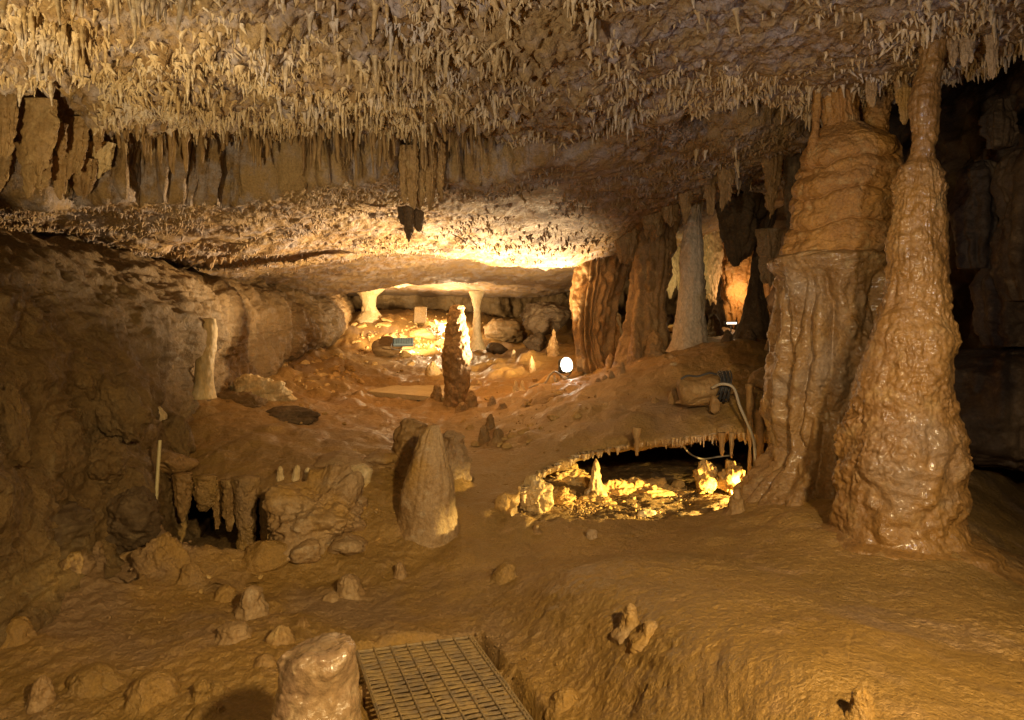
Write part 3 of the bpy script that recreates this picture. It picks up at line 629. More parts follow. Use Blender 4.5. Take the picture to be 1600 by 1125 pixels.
def crust(name, Q, Ln, Rd, St, label, seed, mat, tilt=0.5):
    rg = np.random.default_rng(seed)
    pa = [icicle_arrays(np.random.default_rng(seed + k), 7, 6) for k in range(5)]; pb = [icicle_arrays(np.random.default_rng(seed + 50 + k), 6, 4, True) for k in range(5)]
    VV, QQ, TT, off = [], [], [], 0
    for k in range(len(Q)):
        V, q, t = (pb if St[k] else pa)[k % 5]
        a = rg.uniform(0, 6.28); tx, ty = rg.normal(0, tilt if St[k] else 0.10, 2); c, s_ = math.cos(a), math.sin(a)
        v = V * np.array([Rd[k], Rd[k], Ln[k] + 0.015])
        v = np.stack([v[:, 0] * c - v[:, 1] * s_ - tx * v[:, 2], v[:, 0] * s_ + v[:, 1] * c - ty * v[:, 2], v[:, 2]], 1)
        VV.append(v + Q[k] + np.array([0, 0, 0.015])); QQ.append(q + off); TT.append(t + off); off += len(V)
    o = mesh_np(name, np.concatenate(VV), np.concatenate(QQ), np.concatenate(TT), mat=mat)
    return tag(o, label, 'stalactites', None, 'stuff')
crust('stalactites', RQ[rest], length[rest], radius[rest], stub[rest], 'countless small stalactites and calcite nubs bristling over the front roof', 61, M['stal'])
# fine nubs over the lower, farther roof tier
x, y = scatter_points(22000, 6.6, 15.0, -0.75, 0.45, rg); px = CX + F * x / y; e = edge_y(px); z = ceil_z(x, y)
q = np.stack([x, y, z], 1); cl = fbm(q * 0.8, 3, 511)
ok = (y > e + 0.2) & (rg.uniform(size=len(x)) < sstep(-0.25, 0.3, cl) * sstep(15, 9, y) * 0.85 * sstep(1290, 1240, px)); q = q[ok]; q[:, 2] -= ceil_disp(q); n = len(q)
crust('ceiling_nubs', q, rg.uniform(0.02, 0.06, n), rg.uniform(0.012, 0.028, n), rg.uniform(size=n) < 0.7, 'fine calcite nubs roughening the lower roof tier in the middle distance', 71, M['ceil'], 0.6)

# ------------------------------------------------------------------ fringe of drapery fingers along the step in the roof
fp = []
for k in range(9):
    V, qd, t = lathe_mesh([(0.06, 0.9, 0, 0), (0, 0.8, 0, 0), (-0.25, 0.62, 0.05, 0), (-0.55, 0.55, 0.1, 0.05), (-0.8, 0.5, 0.05, 0.1), (-0.93, 0.36, 0, 0.1), (-1.0, 0.12, 0, 0.1)], 28, 44, 700 + k, lump=(0.0, 1), fine=(0.0, 1))
    w = 0.22 * fbm(np.concatenate([V[:, :2] * 1.2, V[:, 2:3] * 4], 1) + k * 9, 4, 710 + k); c = V[:, :2].mean(0)
    V[:, :2] = c + (V[:, :2] - c) * (1 + w[:, None] * 1.6); V[:, 0] += 0.5 * fbm(np.stack([0 * w, 0 * w, V[:, 2] * 2 + k * 5], 1), 2, 720)
    fp.append(mesh_np('drapery', V, qd, t, mat=M['brown']))
pos = []
pxs = 165.0; rf = np.random.default_rng(88)
while pxs < 790:
    pos.append(pxs); pxs += rf.choice([rf.uniform(1.5, 5.0), rf.uniform(4.0, 12.0)]) * (1.0 if pxs > 420 else 0.8)
for j, pxx in enumerate(pos):
    deep = rf.uniform() < .55
    e = float(edge_y(pxx)) + (rf.uniform(-0.9, -0.3) if deep else rf.uniform(-0.55, -0.22))
    x = (pxx - CX) / F * e; zt = float(ceil_z(x, e)[0]) + 0.04
    bot = np.interp(pxx, [160, 260, 400, 500, 640, 740, 790], [256, 254, 262, 268, 282, 282, 258]) + rf.uniform(-26, 12) + 26 * math.sin(pxx * .055 + 2 * math.sin(pxx * .013)) * (1.0 if pxx < 430 else .35)
    L_ = float(np.clip(zt - (CY - bot) / F * e, 0.14, 0.62)) * (rf.uniform(.3, .65) if deep else rf.uniform(.7, 1)); r_ = rf.uniform(0.017, 0.042) * (1.6 if rf.uniform() < .12 else 1)
    o = fp[j] if j < 9 else dup(fp[j % 9])
    o.location = (x, e, zt); o.scale = (r_, r_ * rf.uniform(0.7, 1.2), L_); o.rotation_euler = (rf.normal(0, .05), rf.normal(0, .06), rf.uniform(0, 6.28))
    if pxx < 420: tag(o, 'brown drapery finger in the ragged left run of the fringe under the roof step', 'drapery', 'left drapery fringe')
    else: tag(o, 'long brown drapery finger in the even right run of the fringe under the roof step', 'drapery', 'right drapery fringe')

# ------------------------------------------------------------------ big curtains and clusters that hang from the roof
def curtain(px0, px1, top, bot, d, mat, label, seed, thick=0.35, flute=0.035, ragged=0.10, name='drapery', cat='drapery', group=None, parent=None, lean=0.0, belly=0.0):
    w = (px1 - px0) / 2; cx = (px0 + px1) / 2; h = bot - top
    rows = [(top - 12, cx - w * 1.1, cx + w * 1.1), (top, cx - w * 1.0, cx + w * 1.0), (top + h * .3, cx - w * (.88 + belly), cx + w * (.9 + belly)), (top + h * .6, cx - w * (.76 + belly) + lean * .5, cx + w * (.78 + belly) + lean * .5), (top + h * .85, cx - w * .55 + lean, cx + w * .58 + lean), (bot - h * .04, cx - w * .34 + lean, cx + w * .30 + lean), (bot, cx - w * .25 + lean, cx + w * .2 + lean)]
    R = sil(rows, d)
    V, q, t = lathe_mesh(R, 120, 110, seed, lump=(0.32 * w / F * d, 2.0 / (w / F * d * 2)), fine=(0.010, 18), flute=(flute * .8, 5, 0.8), squash=(1, 1))
    V[:, 1] = d + (V[:, 1] - d) * thick
    k = np.clip((R[1][0] - V[:, 2]) / (R[1][0] - R[-1][0]), 0, 1)
    V[:, 2] += ragged * k ** 2 * fbm(np.stack([V[:, 0] * 9, V[:, 1] * 9, 0 * k + seed], 1), 3, seed + 9) * 1.6
    if parent is not None:
        o = mesh_np(name, V - np.array(parent.location), q, t, mat=mat, parent=parent); return o
    o = mesh_np(name, V, q, t, mat=mat, loc=R[1][2:4] + (R[1][0],)); return tag(o, label, cat, group)
curtain(28, 88, 168, 268, 5.9, M['brown'], 'broad tan drapery with a blunt torn hem, widest of the curtains on the left', 801, 0.3, 0.02, belly=.14)
curtain(28, 82, 235, 306, 6.15, M['brown'], 'tan drapery hanging just behind and below the broad torn one on the left', 802, 0.4, 0.03)
curtain(-18, 26, 140, 246, 5.6, M['brown'], 'pale knobbed drapery at the left picture edge beside a dark hollow', 803, 0.5, 0.03)
curtain(-40, 18, 235, 300, 6.2, M['brown'], 'low dark drapery at the far left edge under the dark hollow', 804, 0.5, 0.03)
curtain(88, 104, 205, 253, 6.2, M['brown'], 'small club-ended drapery in front of the dark hollow on the left', 805, 0.8, 0.01, belly=0.15)
curtain(106, 140, 196, 280, 6.5, M['brown'], 'lumpy pitted drapery between the dark hollow and the fringe', 806, 0.6, 0.05, lean=-8)
curtain(143, 162, 182, 236, 6.6, M['brown'], 'pointed tan drapery just left of the fringe', 807, 0.7, 0.02)
curtain(80, 108, 258, 308, 6.5, M['brown'], 'short blunt drapery low beside the twin tan curtains on the left', 808, 0.7, 0.03)
curtain(136, 178, 236, 272, 6.9, M['cream'], 'pale cream flowstone lump under the pointed drapery', 809, 0.6, 0.02)
curtain(112, 150, 262, 312, 6.8, M['brown'], 'ragged brown drapery at the foot of the lumpy pitted one', 810, 0.6, 0.05)
def cluster(label, cat, px, top, d, pieces, mat, seed):
    r = thing('stalactite_cluster', P(px, top, d), label, cat)
    for k, (a, b, t0, b0, dd) in enumerate(pieces):
        curtain(a, b, t0, b0, d + dd, mat, None, seed + k, 0.8, 0.02, 0.08, name='drapery', parent=r)
    return r
cluster('dark block of fused draperies hanging below the fringe above the bright roof', 'stalactite cluster', 658, 250, 7.7,
        [(622, 640, 240, 312, 0), (634, 655, 240, 326, -.05), (648, 668, 240, 322, .04), (662, 682, 236, 324, -.04), (676, 697, 236, 305, .05), (640, 676, 236, 318, .14)], M['brown'], 830)
cluster('small jagged dark drapery cluster hanging from the lower roof beyond the fused block', 'stalactite cluster', 645, 325, 9.6,
        [(621, 636, 326, 352, 0), (630, 648, 322, 376, -.05), (640, 664, 324, 360, .08)], M['dark'], 840)
cluster('clump of short dark draperies under the left end of the lower roof', 'stalactite cluster', 340, 380, 11.0,
        [(305, 325, 374, 396, 0), (318, 342, 374, 414, -.1), (336, 356, 374, 408, .05), (350, 372, 380, 410, 0)], M['brown'], 850)
# right: hanging forms behind the fringe, above the white column
for k, (a, b, t0, b0, d, mt, lb) in enumerate([
    (1058, 1085, 268, 345, 10.0, 'brown', 'brown hanging drapery above the white column, leftmost of the dark recess'),
    (1098, 1120, 235, 340, 9.6, 'brown', 'long tapering drapery in the dark recess right of the white column'),
    (1118, 1150, 215, 318, 9.2, 'brown', 'leaning ribbed drapery in the middle of the dark recess'),
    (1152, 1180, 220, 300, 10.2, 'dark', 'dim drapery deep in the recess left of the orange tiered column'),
    (1190, 1222, 200, 330, 9.0, 'brown', 'thick knotted drapery at the left flank of the orange tiered column'),
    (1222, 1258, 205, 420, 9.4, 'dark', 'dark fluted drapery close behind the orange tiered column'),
    (1000, 1040, 318, 372, 11.3, 'brown', 'short brown flowstone drape above the fluted brown column'),
    (955, 1000, 340, 412, 12.2, 'brown', 'brown ridged drape at the end of the bright roof'),
    (1030, 1062, 300, 352, 10.8, 'brown', 'knobby drape between the brown column and the white column')]):
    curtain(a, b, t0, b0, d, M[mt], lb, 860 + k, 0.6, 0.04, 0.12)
for k, (a, b, t0, b0) in enumerate([(1352, 1372, 120, 170), (1395, 1420, 110, 158), (1404, 1424, 150, 192), (1478, 1500, 60, 96), (1500, 1522, 70, 100), (1540, 1560, 66, 110)]):
    curtain(a, b, t0, b0, 6.2 if k < 3 else 5.2, M['grey'], ['grey lilac drape between the twin shafts', 'grey ribbed drape left of the wet column top', 'grey blunt drape beside the wet column shaft', 'pale drape at the crown of the wet column', 'pale hanging knob right of the wet column crown', 'tan drape at the roof edge near the upper right corner'][k], 880 + k, 0.7, 0.02)

rk = np.random.default_rng(66)
for k in range(28):
    d = rk.uniform(8.0, 11.5); px = rk.uniform(1055, 1262); x = (px - CX) / F * d; z = float(ceil_z(x, d)[0]) + .02
    o = dup(protos[k % 7]); r_ = rk.uniform(.02, .045); o.scale = (r_, r_, rk.uniform(.10, .32)); o.location = (x, d, z); o.rotation_euler = (rk.normal(0, .08), rk.normal(0, .08), rk.uniform(0, 6))
    tag(o, 'larger dim stalactite hanging in the dark recess between the white column and the tiered column', 'stalactite', 'stalactites of the dark recess')
# ------------------------------------------------------------------ columns and stalagmites of the middle distance
form('fluted_column', sil([(370,912,992),(385,905,988),(410,897,980),(440,895,973),(480,893,962),(520,894,955),(550,896,958),(580,900,975)], 13.95), M['brown'], 'broad brown column with deep vertical flutes beside the bright floodlight', 'column',
     nseg=200, nring=160, seed=51, lump=(0.08, 1.6), fine=(0.015, 10), flute=(0.17, 9, 0.16))
form('limestone_column', sil([(325,980,1060),(360,986,1052),(400,986,1048),(440,985,1044),(480,982,1043),(520,976,1046),(550,965,1052),(580,955,1060)], 12.7), M['brown'], 'thick plain brown column between the fluted column and the white column', 'column',
     nseg=180, nring=180, seed=52, lump=(0.12, 1.3), fine=(0.02, 9), flute=(0.07, 6, 0.4))
form('limestone_column', sil([(305,1070,1104),(318,1074,1098),(338,1072,1096),(348,1066,1096),(352,1070,1096),(380,1064,1099),(405,1063,1100),(425,1062,1101),(429,1064,1099),(470,1059,1101),(500,1056,1101),(508,1052,1103),(530,1049,1104),(550,1040,1112)], 11.8), M['pale'], 'slender whitish column with ringed joints standing on the right-hand slope', 'column',
     nseg=160, nring=220, seed=53, lump=(0.035, 2.5), fine=(0.012, 14), flute=(0.015, 8, 0.5))
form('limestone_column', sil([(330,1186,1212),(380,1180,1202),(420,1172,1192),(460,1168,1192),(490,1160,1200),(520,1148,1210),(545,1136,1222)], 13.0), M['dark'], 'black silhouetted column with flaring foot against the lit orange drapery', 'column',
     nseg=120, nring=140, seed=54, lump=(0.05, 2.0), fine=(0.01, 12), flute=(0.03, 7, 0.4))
form('limestone_column', sil([(455,732,758),(468,737,753),(480,740,750),(510,739,751),(532,737,754),(546,732,760)], 23.0), M['cream'], 'thin far column joining floor and roof right of the tall thin stalagmite', 'column',
     nseg=64, nring=90, seed=55, lump=(0.03, 2.5), fine=(0.01, 10))
form('limestone_column', sil([(450,550,602),(462,562,588),(474,566,584),(486,565,590),(500,552,602),(520,530,620)], 26.5), M['cream'], 'stubby far column on top of the lit rubble mound', 'column',
     nseg=80, nring=80, seed=56, lump=(0.12, 1.2), fine=(0.03, 6))
form('flowstone_pillar', sil([(498,316,336),(508,311,337),(540,308,337),(570,306,336),(600,303,334),(622,296,338)], 9.0), M['cream'], 'pale lit pillar at the corner of the left wall', 'pillar',
     nseg=80, nring=100, seed=57, lump=(0.05, 2.0), fine=(0.01, 12))
form('tall_stalagmite', sil([(477,707,722),(481,703,725),(500,700,728),(530,697,731),(560,692,735),(590,694,734),(615,696,733),(640,690,738)], 12.8), M['brown'], 'tall thin rim-lit stalagmite standing alone in the middle of the chamber', 'stalagmite',
     nseg=140, nring=200, seed=58, lump=(0.05, 2.2), fine=(0.02, 9), pop=(0.03, 8))
o = form('cone_stalagmite', sil([(664,671,684),(668,665,688),(680,657,693),(700,649,699),(740,637,706),(780,629,711),(820,619,716),(850,612,718),(880,604,724),(920,596,732)], 6.5), M['grey'], 'big smooth grey-brown cone stalagmite in the centre foreground', 'stalagmite',
     nseg=220, nring=240, seed=59, lump=(0.045, 2.4), fine=(0.006, 20), flute=(0.012, 6, 0.8))
form('stump_stalagmite', sil([(655,630,652),(662,622,664),(690,616,668),(720,610,670),(760,600,680)], 7.5), M['brown'], 'squat brown stump hidden behind the big cone stalagmite', 'stalagmite', nseg=100, nring=80, seed=60, lump=(0.16, 3.2), fine=(0.02, 11))
form('stump_stalagmite', sil([(672,694,712),(682,686,722),(730,686,730),(760,680,736)], 7.7), M['grey'], 'grey rough stump showing right of the big cone stalagmite tip', 'stalagmite', nseg=100, nring=80, seed=61, lump=(0.16, 3.2), fine=(0.02, 11))
# broken wet stalagmite in the very foreground
V, q, t = lathe_mesh(sil([(1008,470,520),(1009,446,545),(1016,438,552),(1040,437,554),(1065,436,552),(1090,430,556),(1125,426,564),(1180,418,575),(1300,400,600)], 2.9), 240, 260, 62, lump=(0.05, 4), fine=(0.004, 22), smooth=1)
k = sstep(-1.75, -1.45, V[:, 2]); cx = (495 - CX) / F * 2.9
V[:, 2] += k * (0.22 * (V[:, 0] - cx) - 0.10 * (V[:, 1] - 2.9)) + k * 0.02 * fbm(V * 9, 3, 63)
tag(mesh_np('broken_stalagmite', V, q, t, mat=M['wetgrey'], loc=(cx, 2.9, -2.2)), 'wet glossy broken-off stalagmite stump with a tilted flat top beside the walkway grating', 'stalagmite')

SG = np.random.default_rng(404)
def stal(px, pyb, h, w, mat, label, seed, group=None, blunt=0.55, d=None, name='stalagmite', lean=0.0):
    b = on_floor(px, pyb) if d is None else P(px, pyb, d); dd = b[1]; H = h / F * dd; r = w / 2 / F * dd
    tt = np.array([0.0, .01, .03, .06, .1, .16, .24, .34, .46, .6, .75, .88, 1.0]); ff = (1 - (1 - tt) ** (1.3 + 1.6 * blunt)) ** (0.85 - 0.35 * blunt) * (1 - .1 * blunt) + 0.30 * tt ** 5
    rows = [(b[2] + H * (1 - t_), max(0.002, r * f_), b[0] + lean * H * (1 - t_), dd) for t_, f_ in zip(tt, ff)] + [(b[2] - 0.01 - .03 * H, r * 1.55, b[0], dd), (b[2] - 0.03 - .06 * H, r * 1.9, b[0], dd), (b[2] - 0.12 - .2 * H, r * 2.1, b[0], dd)]
    V, q, t = lathe_mesh(rows, 64, 70, seed, lump=(0.34 * r, 0.9 / r), fine=(0.07 * r, 4.0 / r), flute=(0.10 * r, 5, 0.5 / r), smooth=1)
    return tag(mesh_np(name, V, q, t, mat=M[mat], loc=b), label, 'stalagmite', group)
for k, a in enumerate([
    (682, 632, 32, 22, 'brown', 'short dark stalagmite at the left foot of the tall thin one', .8), (706, 636, 38, 24, 'brown', 'blunt dark stalagmite directly before the tall thin one', .85),
    (736, 640, 30, 20, 'brown', 'small dark stalagmite at the right foot of the tall thin one', .8), (722, 644, 16, 20, 'brown', 'low lump between the dark stalagmites before the tall thin one', .8),
    (676, 590, 26, 26, 'cream', 'pointed pale stalagmite behind the walkway panel', .3), (769, 636, 18, 13, 'grey', 'small grey stalagmite right of the tall thin one', .7), (785, 640, 12, 16, 'grey', 'low grey knob right of the small grey stalagmite', .8),
    (765, 672, 26, 16, 'brown', 'upper of three dark knobs on the slope below the floodlight', .7), (757, 688, 24, 18, 'brown', 'left of three dark knobs on the slope below the floodlight', .8), (776, 690, 22, 18, 'brown', 'right of three dark knobs on the slope below the floodlight', .8),
    (806, 612, 18, 9, 'cream', 'thin pale stalagmite in the lit patch left of the floodlight', .5), (816, 608, 14, 8, 'cream', 'tiny pale stalagmite beside the thin one left of the floodlight', .5), (748, 604, 10, 10, 'cream', 'tiny knob on the lit ground right of the tall thin stalagmite', .6),
    (832, 582, 26, 10, 'brown', 'thin pinkish stalagmite behind the floodlight stones', .5), (803, 560, 14, 8, 'cream', 'tiny lit stalagmite on the far terrace edge', .6), (816, 562, 10, 7, 'brown', 'tiny brown stalagmite on the far terrace edge', .6),
    (864, 556, 42, 18, 'brown', 'spiky stalagmite left of the fluted column foot', .25),
    (962, 548, 60, 26, 'grey', 'tall pinkish stalagmite at the right foot of the fluted column', .5), (946, 552, 50, 18, 'brown', 'narrow stalagmite leaning on the fluted column', .5), (984, 560, 78, 22, 'brown', 'tall rounded stalagmite before the thick plain brown column', .6), (996, 566, 64, 18, 'brown', 'stalagmite fused to the right of the tall rounded one', .6), (953, 575, 24, 14, 'brown', 'small stalagmite on the slope under the fluted column', .6), (1022, 556, 40, 34, 'brown', 'broad lump at the right foot of the thick plain brown column', .6),
    (934, 602, 12, 12, 'grey', 'lowest knob of the little stalagmite row on the right slope', .7), (944, 597, 12, 12, 'grey', 'second knob of the little stalagmite row on the right slope', .7), (956, 594, 16, 11, 'grey', 'third knob of the little stalagmite row on the right slope', .7), (972, 586, 20, 13, 'grey', 'topmost knob of the little stalagmite row on the right slope', .7),
    (1202, 552, 24, 14, 'brown', 'small stalagmite beside the orange tiered column on the right plateau', .7), (1172, 535, 22, 22, 'dark', 'dark stalagmite on the plateau before the black column', .7), (1118, 525, 36, 22, 'dark', 'dark stalagmite just right of the white column', .7), (1136, 535, 20, 18, 'dark', 'low dark stalagmite between the white column and the black column', .7), (1046, 525, 36, 14, 'dark', 'dark stalagmite in the gap left of the white column', .6),
    (1052, 630, 26, 15, 'brown', 'short stalagmite left of the fallen log-like stalagmite', .8), (1024, 632, 12, 16, 'brown', 'small knob left of the fallen log-like stalagmite', .6),
    (986, 982, 40, 30, 'grey', 'grey-pink stalagmite on the smooth foreground mound', .55), (1016, 994, 24, 36, 'grey', 'low knob touching the grey-pink stalagmite on the foreground mound', .8),
    (924, 842, 16, 20, 'grey', 'little dome on the slope before the pit', .9), (838, 828, 8, 12, 'brown', 'tiny dome left of the little dome before the pit', .9), (1150, 800, 38, 24, 'brown', 'knobbed stalagmite on the right rim of the pit', .85), (1138, 792, 0, 0, None, None, 0),
    (1345, 1122, 50, 38, 'floor', 'clay-coloured round stalagmite near the bottom edge', .9), (625, 902, 24, 20, 'grey', 'little pale stalagmite before the big cone', .85),
    (438, 752, 24, 12, 'cream', 'left of the three yellow stubs on the shelf', .9), (461, 752, 26, 13, 'cream', 'middle of the three yellow stubs on the shelf', .9), (482, 752, 22, 14, 'cream', 'right of the three yellow stubs on the shelf', .9),
    (395, 968, 66, 40, 'grey', 'large worn stalagmite on the left foreground ground', .85), (365, 1003, 38, 48, 'grey', 'squat dome below the large worn stalagmite', .95), (352, 935, 26, 30, 'floor', 'small dome left of the large worn stalagmite', .9), (412, 1045, 28, 30, 'brown', 'crumbling knob beside the broken wet stump', .8), (438, 1012, 44, 34, 'brown', 'dark stalagmite just behind the broken wet stump', .75), (472, 990, 30, 26, 'brown', 'smaller dark stalagmite behind the broken wet stump', .8), (545, 935, 38, 46, 'grey', 'eroded knob between the big cone and the grating', .85), (520, 942, 22, 30, 'grey', 'low lump at the left of the eroded knob', .9),
    (62, 1105, 62, 30, 'grey', 'purple-grey stalagmite near the lower left corner', .7), (315, 1095, 42, 26, 'floor', 'upright clay knob near the bottom left', .8), (340, 1085, 28, 22, 'floor', 'small round knob right of the upright clay knob', .9), (322, 1125, 34, 44, 'floor', 'clay lump at the bottom edge below the upright knob', .95), (24, 1000, 44, 40, 'floor', 'rounded boulder-like stalagmite at the left edge', .9), (240, 1090, 50, 60, 'floor', 'wide low dome near the bottom left', .95), (150, 1070, 36, 60, 'floor', 'broad low dome left of the wide one near the bottom left', .95),
    (298, 905, 32, 32, 'floor', 'small cone between the left boulders and the dark slot', .4), (885, 1095, 20, 36, 'floor', 'low swelling right of the grating', .95), (790, 905, 26, 40, 'floor', 'half-buried dome in front of the pit', .95)]):
    if a[4] is None: continue
    if a[1] > 900 and a[0] < 530: a = (a[0], a[1], a[2] * .8, a[3] * 1.2, a[4], a[5], min(.95, a[6] + .1))
    stal(a[0], a[1], a[2], a[3], a[4], a[5], 1000 + k * 7, blunt=a[6], lean=float(SG.normal(0, .06)))
# stalagmites standing on the left wall's ledges
for k, a in enumerate([(15, 500, 62, 46, 'wall', 'cone stalagmite on the ledge at the left edge', .4, 6.0), (133, 494, 38, 26, 'wall', 'short stalagmite on the left wall ledge', .6, 6.9), (172, 500, 34, 22, 'wall', 'twin short stalagmite right of the other on the left wall ledge', .6, 7.0), (247, 658, 24, 24, 'cream', 'lit round knob at the foot of the left wall', .9, 7.4)]):
    stal(a[0], a[1], a[2], a[3], a[4], a[5], 1900 + k * 7, blunt=a[6], d=a[7])
print('t forms', time.time() - exec_t)
# ------------------------------------------------------------------ drips along the rim of the pit
rd = np.random.default_rng(77)
rim = spline([P(*p) for p in [(806, 772, 7.4), (822, 752, 7.75), (842, 734, 8.0), (872, 718, 8.15), (905, 704, 8.28), (950, 694, 8.33), (1000, 686, 8.38), (1050, 681, 8.38), (1090, 680, 8.33), (1150, 678, 8.23), (1200, 682, 8.08), (1226, 686, 7.95)]], 200)
for j in range(170):
    k = int(rd.uniform(0, 199)); p = rim[k]; z = float(floor_z(p[0], p[1])[0]) - 0.03
    L_ = rd.uniform(0.03, 0.10) * (1.0 if k < 110 else 1.4); r_ = rd.uniform(0.010, 0.020) if k > 110 else rd.uniform(0.016, 0.036)
    o = dup(protos[j % 7]); o.data = o.data
    o.scale = (r_, r_, L_); o.location = (p[0] + rd.normal(0, .02), p[1] - rd.uniform(0.0, 0.10), z); o.rotation_euler = (rd.normal(0, .1), rd.normal(0, .1), rd.uniform(0, 6))
    tag(o, 'little glowing drip fringing the overhanging far rim of the lit pit', 'drip', 'drips along the far rim of the pit'); o.name = 'drip'
for k, (px, t0, b0, w, lb) in enumerate([(995, 668, 712, 10, 'dark curved drip hanging longest from the middle of the pit rim'), (1128, 676, 712, 9, 'glowing drip hanging on the right half of the pit rim'), (1143, 676, 716, 8, 'thin dark drip next to the glowing one on the pit rim'),
    (1172, 600, 775, 9, 'slender stone strand left of the strand pair at the right end of the pit'), (1187, 640, 770, 12, 'thick stone strand joining roof and rim at the right end of the pit'), (1203, 640, 745, 9, 'slender stone strand nearest the orange tiered column at the pit')]):
    d = 8.0
    V, q, t = lathe_mesh(sil([(t0, px - w * .7, px + w * .7), (t0 + (b0 - t0) * .4, px - w * .45, px + w * .5), (t0 + (b0 - t0) * .8, px - w * .35, px + w * .35), (b0, px - w * .15, px + w * .15)], d), 24, 50, 950 + k, lump=(0.02, 4), fine=(0.005, 20))
    tag(mesh_np('stone_strand', V, q, t, mat=M['brown'], loc=P(px, t0, d)), lb, 'drip stone')
# ------------------------------------------------------------------ rocks
rp = []
for k in range(8):
    V, q, t = rock_arrays(300 + k, 36, 24, 11 + k % 4, 0.14, 0.07, (1, 0.85, 0.7)); me = mesh_np('rock', V, q, t, mat=M['rubble']); rp.append(me)
rp_used = set()
def put_rock(x, y, z, s_, label, group, k=None, mat=None, name='rock', cat='rock', rot=None):
    k = int(RNG.integers(0, 8)) if k is None else k
    if k in rp_used: o = dup(rp[k])
    else: o = rp[k]; rp_used.add(k)
    o.name = name; o.location = (x, y, z); o.scale = (s_ * RNG.uniform(.8, 1.25), s_ * RNG.uniform(.8, 1.2), s_ * RNG.uniform(.7, 1.1))
    o.rotation_euler = (RNG.normal(0, .3), RNG.normal(0, .3), RNG.uniform(0, 6.28)) if rot is None else rot
    if mat: 
        o.data = o.data.copy() if o.data.users > 1 else o.data
        o.data.materials.clear(); o.data.materials.append(mat)
    return tag(o, label, cat, group)
def rubble(n, pxr, pyr, smin, smax, label, group, zf=None, seed=1, line=None):
    r = np.random.default_rng(seed)
    for j in range(n):
        if line is not None:
            k = r.uniform(0, len(line) - 1); a = int(k); f = k - a; b = line[min(a + 1, len(line) - 1)]
            px = line[a][0] + (b[0] - line[a][0]) * f + r.normal(0, pxr); py = line[a][1] + (b[1] - line[a][1]) * f + r.normal(0, pyr)
        else: px, py = r.uniform(*pxr), r.uniform(*pyr)
        p = hit(px, py, zf or floor_z, 4.0); s_ = r.uniform(smin, smax) ** 1.0 * p[1] / F
        put_rock(p[0], p[1], p[2] + 0.15 * s_, s_, label, group)
rubble(70, 16, 9, 3, 10, 'tan broken rock in the rubble strewn along the foot of the left wall', 'rubble along the left wall', seed=3, line=[(345, 600), (400, 585), (450, 580), (500, 560), (530, 590), (480, 605), (545, 555)])
rubble(34, 26, 14, 3, 12, 'rock on the brightly lit mound at the far end', 'rocks on the far mound', seed=4, line=[(540, 540), (600, 520), (650, 510), (690, 540), (580, 560)])
rubble(24, 20, 7, 2.5, 6, 'small stone in the lit patch right of the tall thin stalagmite', 'stones round the tall thin stalagmite', seed=5, line=[(740, 632), (780, 625), (815, 640), (760, 612)])
rubble(16, 14, 7, 3, 8, 'dark stone lying on the slope just below the floodlight', 'stones below the floodlight', seed=6, line=[(850, 602), (880, 605), (840, 625), (860, 600)])
rubble(46, 30, 8, 2.0, 7.5, 'golden rubble stone on the lit floor of the pit', 'rubble in the pit', low_z, 7, [(850, 775), (930, 765), (1000, 757), (1060, 765), (900, 790), (960, 803), (870, 748), (1010, 800)])
rubble(14, 10, 10, 4, 9, 'rock heaped at the right end of the pit', 'rocks at the right end of the pit', low_z, 8, [(1110, 765), (1150, 755), (1180, 745), (1160, 772)])
rubble(30, 40, 12, 2, 6, 'little stone half sunk in the dark ledge left of the walkway panel', 'stones on the dark ledge', seed=9, line=[(430, 665), (470, 655), (400, 650), (330, 700), (520, 670)])
rubble(22, 30, 10, 2.5, 8, 'clay-covered stone along the edge of the left foreground', 'stones of the left foreground', seed=10, line=[(200, 920), (300, 925), (420, 895), (460, 880), (380, 985), (440, 1050)])
rubble(16, 18, 8, 2, 6, 'pebble-sized stone in the dark hollow behind the big cone', 'stones behind the big cone', seed=12, line=[(560, 700), (600, 770), (595, 850), (640, 700)])
rubble(18, 22, 8, 5, 13, 'brown stone on the broken slope between the tall thin stalagmite and the pit', 'stones of the broken slope', seed=21, line=[(700, 665), (770, 700), (850, 672), (800, 690), (900, 640)])
boulder(775, 716, 120, 34, 9.0, M['brown'], 'low dark ledge crossing the slope behind the pit', 2800, planes=12, rough=.5, soft=.08, depth=.5, res=(110, 70))
boulder(690, 735, 70, 30, 7.9, M['grey'], 'grey broken ledge right behind the big cone stalagmite', 2801, planes=12, rough=.5, soft=.08, depth=.4, res=(90, 60))
# named boulders
boulder(508, 815, 178, 140, 6.45, M['grey'], 'large pale knobbly boulder left of the big cone stalagmite', 2001, planes=9, rough=0.42, soft=0.10, res=(200, 140), depth=0.5)
boulder(560, 745, 62, 40, 6.9, M['cream'], 'yellowish block on the shelf above the pale knobbly boulder', 2002, rough=.12)
boulder(478, 862, 60, 40, 5.95, M['grey'], 'small cracked rock at the foot of the pale knobbly boulder', 2003, rough=.2)
boulder(545, 852, 70, 42, 6.15, M['grey'], 'jagged rock between the pale boulder and the big cone', 2004, rough=.3)
boulder(640, 620 + 90, 60, 44, 7.6, M['brown'], 'dark rock in the hollow left of the big cone', 2005, rough=.2)
boulder(540, 722, 90, 40, 7.3, M['grey'], 'greyish ridge of rock on the shelf behind the big cone', 2006, rough=.25, depth=.3)
boulder(600, 718, 70, 36, 7.4, M['grey'], 'grey sharp-edged rock next to the hollow behind the big cone', 2007, rough=.25, depth=.3)
